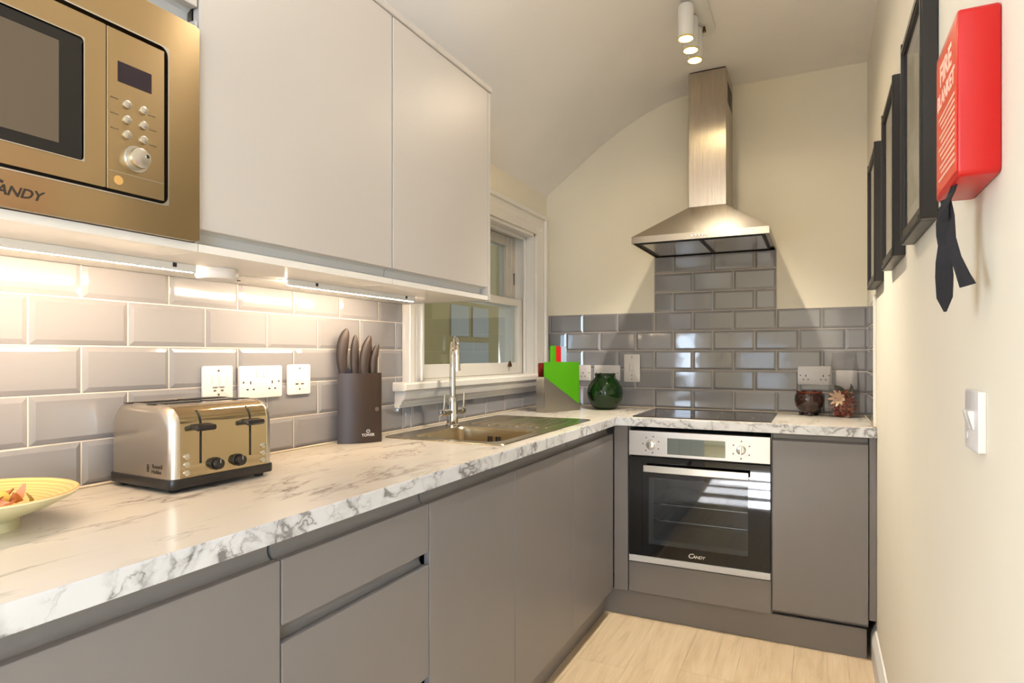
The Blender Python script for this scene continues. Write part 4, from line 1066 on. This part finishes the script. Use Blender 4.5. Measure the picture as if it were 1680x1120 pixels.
bmesh.ops.recalc_face_normals(mb.b, faces=mb.b.faces)
sh = build('shell', mb, 'block_brown', kb_, 40, local=True)
kw = WM[kb_.name]
fy = lambda xx: -0.020 * (1 - (xx / 0.076) ** 2) - 0.0125
text('lettering', 'TOWER', 0.0125, kw @ axes((0.018, fy(0.018) - 0.0012, 0.026), (1, 0.115, 0), (0, 0, 1)), 'white_print', sh, 0, 0.95, 1.0, 0.0002)
mb = MB()
for i in range(8):
    a = 2 * PI * i / 8; b2 = a + 0.5
    mb.verts([(0.018 + 0.002 * math.cos(a), fy(0.018) - 0.001, 0.0385 + 0.002 * math.sin(a)), (0.018 + 0.0075 * math.cos(a), fy(0.018) - 0.0010, 0.0385 + 0.0068 * math.sin(a)), (0.018 + 0.0060 * math.cos(b2), fy(0.018) - 0.0010, 0.0385 + 0.0058 * math.sin(b2))], [(0, 1, 2)])
build('emblem', mb, 'white_print', sh, local=True)
build('smudge', MB().cyl((0.049, fy(0.049) - 0.0002, 0.108), (0.049, fy(0.049) - 0.0014, 0.108), 0.007, seg=16), mat('faint_round_sticker', (92, 76, 66), 0.5), sh, local=True)
def knife(label, u, v, hgt, r, lean, bend, blade=True, ang=0.0):
    base = kw @ Vector((u, v, 0.0))
    t = thing('knife', label, 'knife', base, ka, 'knives in the brown block')
    z0 = 0.212
    n_ = 14; pts = []; rad = []
    for i in range(n_ + 1):
        q = i / n_
        pts.append((lean * q * q + bend * math.sin(q * PI), 0.0, z0 + (hgt - z0) * q))
        rad.append(r * ((0.80 + 0.38 * min(1, q / 0.55)) if blade else 1.0 + 0.22 * math.sin(q * PI)) * math.sqrt(max(0.0, 1 - max(0.0, (q - 0.62) / 0.39) ** 2)))
    rad[-1] = r * 0.22
    mb = MB(); mb.tube(pts, rad, 14, True); mb.xf(Matrix.Diagonal((1, 0.62, 1, 1)))
    build('handle', mb, 'knife_brown', t, 60, local=True)
    mb = MB().prism([(-0.011, 0.030), (0.0, 0.020), (0.011, 0.06), (0.013, z0 + 0.004), (-0.010, z0 + 0.004)], 1, -0.001, 0.001)
    build('blade', mb, 'satin', t, local=True)
    if blade: build('bolster', MB().prism([(-0.010, z0), (0.022, z0), (0.021, z0 + 0.022), (0.010, z0 + 0.034), (-0.006, z0 + 0.030)], 1, -0.006, 0.006, 0.002), 'blue_steel', t, local=True)
    return t
knife('largest dark brown knife handle, at the left end of the block', -0.0515, -0.002, 0.370, 0.0160, 0.008, -0.010, True)
knife('slim straight brown knife handle, second from the left', -0.014, 0.004, 0.350, 0.0118, 0.000, -0.003, False)
knife('thick brown knife handle leaning right, in front of another', 0.013, -0.009, 0.348, 0.0140, 0.018, -0.004, False)
knife('brown knife handle half hidden behind the thick one', 0.028, 0.012, 0.335, 0.0125, 0.006, -0.002, False)
knife('smallest brown knife handle, at the right of the block', 0.045, -0.004, 0.322, 0.0105, 0.014, -0.004, False)

# ------------------------------------------------------------------ bamboo bowl with dried pieces
bw = thing('bamboo_bowl', 'shallow coiled bamboo bowl with cream outside on the worktop', 'bowl', (0.185, -2.835, W))
RB = 0.142
build('outer_shell', MB().lathe([(0.0, 0.003), (0.052, 0.0), (0.061, 0.0), (0.058, 0.014), (0.062, 0.018), (0.105, 0.034), (0.136, 0.050), (RB, 0.056), (RB - 0.001, 0.058)], 48, (0, 0, 0), closed_ends=False), 'bowl_out', bw, 40, local=True)
build('lining', MB().lathe([(0.0, 0.022), (0.05, 0.0225), (0.095, 0.034), (0.128, 0.050), (RB - 0.003, 0.0592), (RB - 0.001, 0.058)], 48, (0, 0, 0), closed_ends=False), 'bamboo', bw, 40, local=True)
def blob(r, sx, sy, sz, seed, amp=0.25):
    t = bmesh.new(); bmesh.ops.create_icosphere(t, subdivisions=2, radius=r); rnd = random.Random(seed)
    ph = [rnd.uniform(0, 6) for _ in range(6)]
    for v in t.verts:
        d = v.co.normalized(); k = 1 + amp * (0.5 * math.sin(3 * d.x + ph[0]) + 0.4 * math.sin(4 * d.y + ph[1]) + 0.3 * math.sin(5 * d.z + ph[2]))
        v.co = Vector((v.co.x * sx, v.co.y * sy, v.co.z * sz)) * k
    return t
def petal(L_, w, curl, seed):
    mb = MB(); n_ = 6; rnd = random.Random(seed); R = []
    for i in range(n_ + 1):
        q = i / n_; ww = w * math.sin(PI * (0.12 + 0.8 * q)); zz = curl * (q - 0.4) ** 2 * L_ * 2
        R.append([(q * L_ - L_ / 2, s_ * ww, zz + abs(s_) * ww * 0.5 + rnd.uniform(-.001, .001)) for s_ in (-1, 0, 1)])
    top = [[mb.b.verts.new(p) for p in r] for r in R]; bot = [[mb.b.verts.new((p[0], p[1], p[2] - 0.0018)) for p in r] for r in R]
    for A_, B_ in zip(top, top[1:]):
        for i in range(2): mb.b.faces.new((A_[i], A_[i + 1], B_[i + 1], B_[i]))
    for A_, B_ in zip(bot, bot[1:]):
        for i in range(2): mb.b.faces.new((B_[i], B_[i + 1], A_[i + 1], A_[i]))
    for s_ in (0, 2):
        for i in range(n_): mb.b.faces.new((top[i][s_], top[i + 1][s_], bot[i + 1][s_], bot[i][s_]))
    for e_ in (0, n_):
        for i in range(2): mb.b.faces.new((top[e_][i], top[e_][i + 1], bot[e_][i + 1], bot[e_][i]))
    bmesh.ops.recalc_face_normals(mb.b, faces=mb.b.faces)
    return mb
def place(o, loc, rot): o.location = loc; o.rotation_euler = rot; return o
mb = MB(); mb.add(blob(0.017, 1.35, 0.95, 0.95, 3, 0.22))
o = build('dried_pod', mb, 'pod', None, 60); tag(o, 'pale yellow dried pod, largest piece in the bamboo bowl', 'dried pod'); place(o, (0.205, -2.812, W + 0.047), (0.2, 0.1, 0.7))
o = build('dried_tip', petal(0.020, 0.006, 1.0, 5), 'petal_olive', None, 60); tag(o, 'small olive leaf tip standing at right of the bamboo bowl', 'dried leaf'); place(o, (0.222, -2.768, W + 0.038), (0.2, -1.2, 0.6))
rnd = random.Random(11)
protoA = petal(0.042, 0.009, 0.7, 1)
pa = build('dried_petal', protoA, 'petal_brown', None, 60)
pb = build('dried_petal', petal(0.036, 0.010, 0.9, 2), 'petal_pink', None, 60)
first = {0: True, 1: True}
spots_ = [(0.236, -2.800, 0.040), (0.250, -2.825, 0.040), (0.226, -2.835, 0.045), (0.205, -2.785, 0.037), (0.185, -2.800, 0.043), (0.170, -2.825, 0.047), (0.215, -2.862, 0.043), (0.245, -2.858, 0.038), (0.190, -2.855, 0.050), (0.160, -2.862, 0.045), (0.185, -2.895, 0.040), (0.150, -2.832, 0.040)]
for i, (px, py, h) in enumerate(spots_):
    src = (pa, pb)[i % 2]
    if first[i % 2]: o = src; first[i % 2] = False
    else: o = src.copy(); COL.objects.link(o)
    tag(o, 'curled brown dried petal heaped in the bamboo bowl' if i % 2 == 0 else 'curled pinkish dried petal heaped in the bamboo bowl', 'dried petal', 'dried petals in the bamboo bowl')
    place(o, (px, py, W + h + 0.003), (rnd.uniform(-.3, .3), rnd.uniform(-.3, .3), rnd.uniform(0, 6.2)))

# ------------------------------------------------------------------ chopping boards in their stand
bd = Vector((0.098, 0.242, 0)).normalized(); ba = math.atan2(bd.y, bd.x)
bs = thing('board_stand', 'silver-grey angled stand holding the coloured chopping boards', 'stand', (0.247, -0.388, W), ba)
BW = 0.262
build('front_plate', MB().prism([(-BW / 2, 0.001), (BW / 2, 0.001), (BW / 2, 0.026), (-BW / 2, 0.176)], 1, -0.003, 0.0, 0.0006), 'stand_steel', bs, local=True)
build('back_plate', MB().prism([(-BW / 2, 0.001), (BW / 2, 0.001), (BW / 2, 0.026), (-BW / 2, 0.176)], 1, 0.052, 0.055, 0.0006), 'stand_steel', bs, local=True)
build('side_plate', MB().box(-BW / 2 - 0.003, -BW / 2 - 0.0002, -0.003, 0.055, 0.001, 0.176), 'satin', bs, local=True)
build('floor_plate', MB().box(-BW / 2, BW / 2, 0.0, 0.052, 0.001, 0.003), 'satin', bs, local=True)
def board(label, v, u0, tab, mt, hh=0.250, th=0.332):
    BW = 0.262 - (u0 + 0.262 / 2 - 0.003)
    t = thing('chopping_board', label, 'chopping board', WM[bs.name] @ Vector((0, v, 0.003)), ba, 'chopping boards in the stand')
    i0, i1 = tab, tab + 0.040
    # outline with a handle tab on the top edge
    top = [(u0 + BW - 0.006 - 0.006, hh - 0.003), (i1 + 0.004, hh - 0.003), (i1, hh + 0.001), (i1, th - 0.012), (i1 - 0.004, th - 0.004), (i1 - 0.009, th - 0.003), (i0 + 0.009, th - 0.003), (i0 + 0.004, th - 0.004), (i0, th - 0.012), (i0, hh + 0.001), (i0 - 0.004, hh - 0.003), (u0 + 0.006, hh - 0.003)]
    poly = [(u0, 0.0005), (u0 + BW - 0.006, 0.0005), (u0 + BW - 0.006, hh - 0.009)] + top + [(u0, hh - 0.009)]
    build('panel', MB().prism(poly, 1, 0.0, 0.0065, 0.001), mt, t, local=True)
board('lime green chopping board at the front of the stand', 0.003, -BW / 2 + 0.003, -0.085, 'green_board')
board('red chopping board showing its handle behind the green one', 0.016, -BW / 2 + 0.018, -0.036, 'red_board', 0.246, 0.330)
board('pale blue chopping board showing its handle behind the red one', 0.029, -BW / 2 + 0.034, 0.020, 'blue_board', 0.246, 0.330)
board('dark red-brown chopping board at the back, edge showing left', 0.042, -BW / 2 + 0.003, 0.02, 'brown_board', 0.246, 0.262)

# ------------------------------------------------------------------ vase, pot, potpourri bag
vs = thing('green_vase', 'round glossy dark green vase in the corner by the hob', 'vase', (0.402, -0.172, W))
build('vessel', MB().lathe([(0.0, 0.001), (0.050, 0.0), (0.058, 0.003), (0.078, 0.028), (0.090, 0.058), (0.0945, 0.088), (0.089, 0.120), (0.074, 0.148), (0.057, 0.163), (0.052, 0.170), (0.054, 0.180), (0.058, 0.186), (0.054, 0.188), (0.047, 0.178), (0.046, 0.168), (0.064, 0.150), (0.082, 0.110), (0.080, 0.06), (0.05, 0.012), (0, 0.010)], 48, closed_ends=False), 'vase_green', vs, 60, local=True)
ptb = thing('brown_pot', 'small dark brown glazed pot on stubby feet beside the potpourri bag', 'pot', (1.374, -0.080, W))
build('vessel', MB().lathe([(0.0, 0.014), (0.030, 0.013), (0.044, 0.020), (0.058, 0.044), (0.0635, 0.070), (0.062, 0.092), (0.055, 0.106), (0.052, 0.108), (0.050, 0.106), (0.056, 0.080), (0.045, 0.035), (0, 0.024)], 40, closed_ends=False), 'pot_brown', ptb, 60, local=True)
mb = MB()
rg = []
for i in range(40):
    a = 2 * PI * i / 40; z = 0.113 + 0.003 * math.sin(7 * a)
    rg.append([(0.0545 * math.cos(a), 0.0545 * math.sin(a), 0.104), (0.0560 * math.cos(a), 0.0560 * math.sin(a), z), (0.0515 * math.cos(a), 0.0515 * math.sin(a), z), (0.0505 * math.cos(a), 0.0505 * math.sin(a), 0.104)])
vv = [[mb.b.verts.new(p) for p in r] for r in rg]
for i in range(40):
    A_, B_ = vv[i], vv[(i + 1) % 40]
    for j in range(4): mb.b.faces.new((A_[j], A_[(j + 1) % 4], B_[(j + 1) % 4], B_[j]))
bmesh.ops.recalc_face_normals(mb.b, faces=mb.b.faces)
build('rim', mb, 'pot_rim', ptb, 60, local=True)
for k in range(3):
    a = 0.6 + k * 2 * PI / 3
    build('foot', MB().lathe([(0, 0), (0.009, 0), (0.012, 0.008), (0.011, 0.020), (0, 0.022)], 12, (0.036 * math.cos(a), 0.036 * math.sin(a), 0)), 'pot_brown', ptb, 60, local=True)
ra = -0.42
bg_ = thing('potpourri_bag', 'clear gusseted bag of red and cream potpourri at the right wall', 'bag', (1.521, -0.088, W), ra)
bx, by = 0.052, 0.042
mb = MB(); rings = []
for z, k, j in ((0.0, 0.94, 0.94), (0.012, 1, 1), (0.10, 1, 1.0), (0.16, 0.98, 0.96), (0.205, 0.96, 0.8), (0.25, 0.97, 0.45), (0.285, 1.0, 0.12), (0.298, 1.02, 0.06)):
    rings.append([(sx_ * bx * k, sy_ * by * j, z + (0.006 * sx_ if z > 0.28 else 0)) for sx_, sy_ in ((-1, -1), (0, -1.04), (1, -1), (1.03, 0), (1, 1), (0, 1.04), (-1, 1), (-1.03, 0))])
vv = [[mb.b.verts.new(p) for p in r] for r in rings]
for A_, B_ in zip(vv, vv[1:]):
    for i in range(8): mb.b.faces.new((A_[i], A_[(i + 1) % 8], B_[(i + 1) % 8], B_[i]))
mb.b.faces.new(vv[0]); bmesh.ops.recalc_face_normals(mb.b, faces=mb.b.faces)
build('film', mb, 'film', bg_, 20, local=True)
rnd = random.Random(5)
mb = MB()
for i in range(170):
    z = rnd.random() ** 1.3 * 0.105; px, py = rnd.uniform(-.040, .040), rnd.uniform(-.033, .033)
    if rnd.random() < 0.6: t_ = blob(rnd.uniform(0.006, 0.011), 1, rnd.uniform(.5, 1), rnd.uniform(.3, .8), i, 0.4); mb.add(t_, Matrix.Translation((px, py, 0.010 + z)) @ Euler((rnd.uniform(0, 3), rnd.uniform(0, 3), 0)).to_matrix().to_4x4())
    else:
        p_ = petal(0.026, 0.008, 1.5, i); p_.xf(Matrix.Translation((px * 0.8, py * 0.8, 0.012 + z)) @ Euler((rnd.uniform(0, 3), rnd.uniform(0, 3), rnd.uniform(0, 6))).to_matrix().to_4x4())
        t_ = p_.b; mb.add(t_)
build('potpourri_mix', mb, 'potpourri', bg_, 50, local=True, kind='stuff')
# cream flower against the front of the bag
fl_ = thing('dried_flower', 'large cream dried flower head inside the potpourri bag', 'dried flower', WM[bg_.name] @ Vector((-0.012, -0.034, 0.088)), ra)
for k in range(9):
    a = 2 * PI * k / 9 + 0.2
    pm = petal(0.036, 0.0075, 0.8, k)
    pm.xf(Matrix.Rotation(a, 4, 'Y') @ Matrix.Translation((0.020, 0, 0)) @ Matrix.Rotation(PI / 2, 4, 'X'))
    build('petal', pm, 'flower_cream', fl_, 50, local=True)
build('centre', MB().lathe([(0, -.004), (0.006, -.003), (0.007, 0), (0.004, 0.003), (0, 0.004)], 12), 'petal_brown', fl_, 50, local=True)
for lb_, px, py, pz, ry, mt in (('dark curled leaf lying above the cream flower in the bag', -0.004, -0.028, 0.128, 0.45, 'leaf_dark'), ('dark green leaf upright at the right side of the bag', 0.040, -0.012, 0.126, -1.0, 'leaf_dark')):
    o = build('dried_leaf', petal(0.056, 0.011, 0.8, 3), mt, None, 50); tag(o, lb_, 'dried leaf')
    o.matrix_world = WM[bg_.name] @ Matrix.Translation((px, py, pz)) @ Euler((1.3, ry, 0.0)).to_matrix().to_4x4()
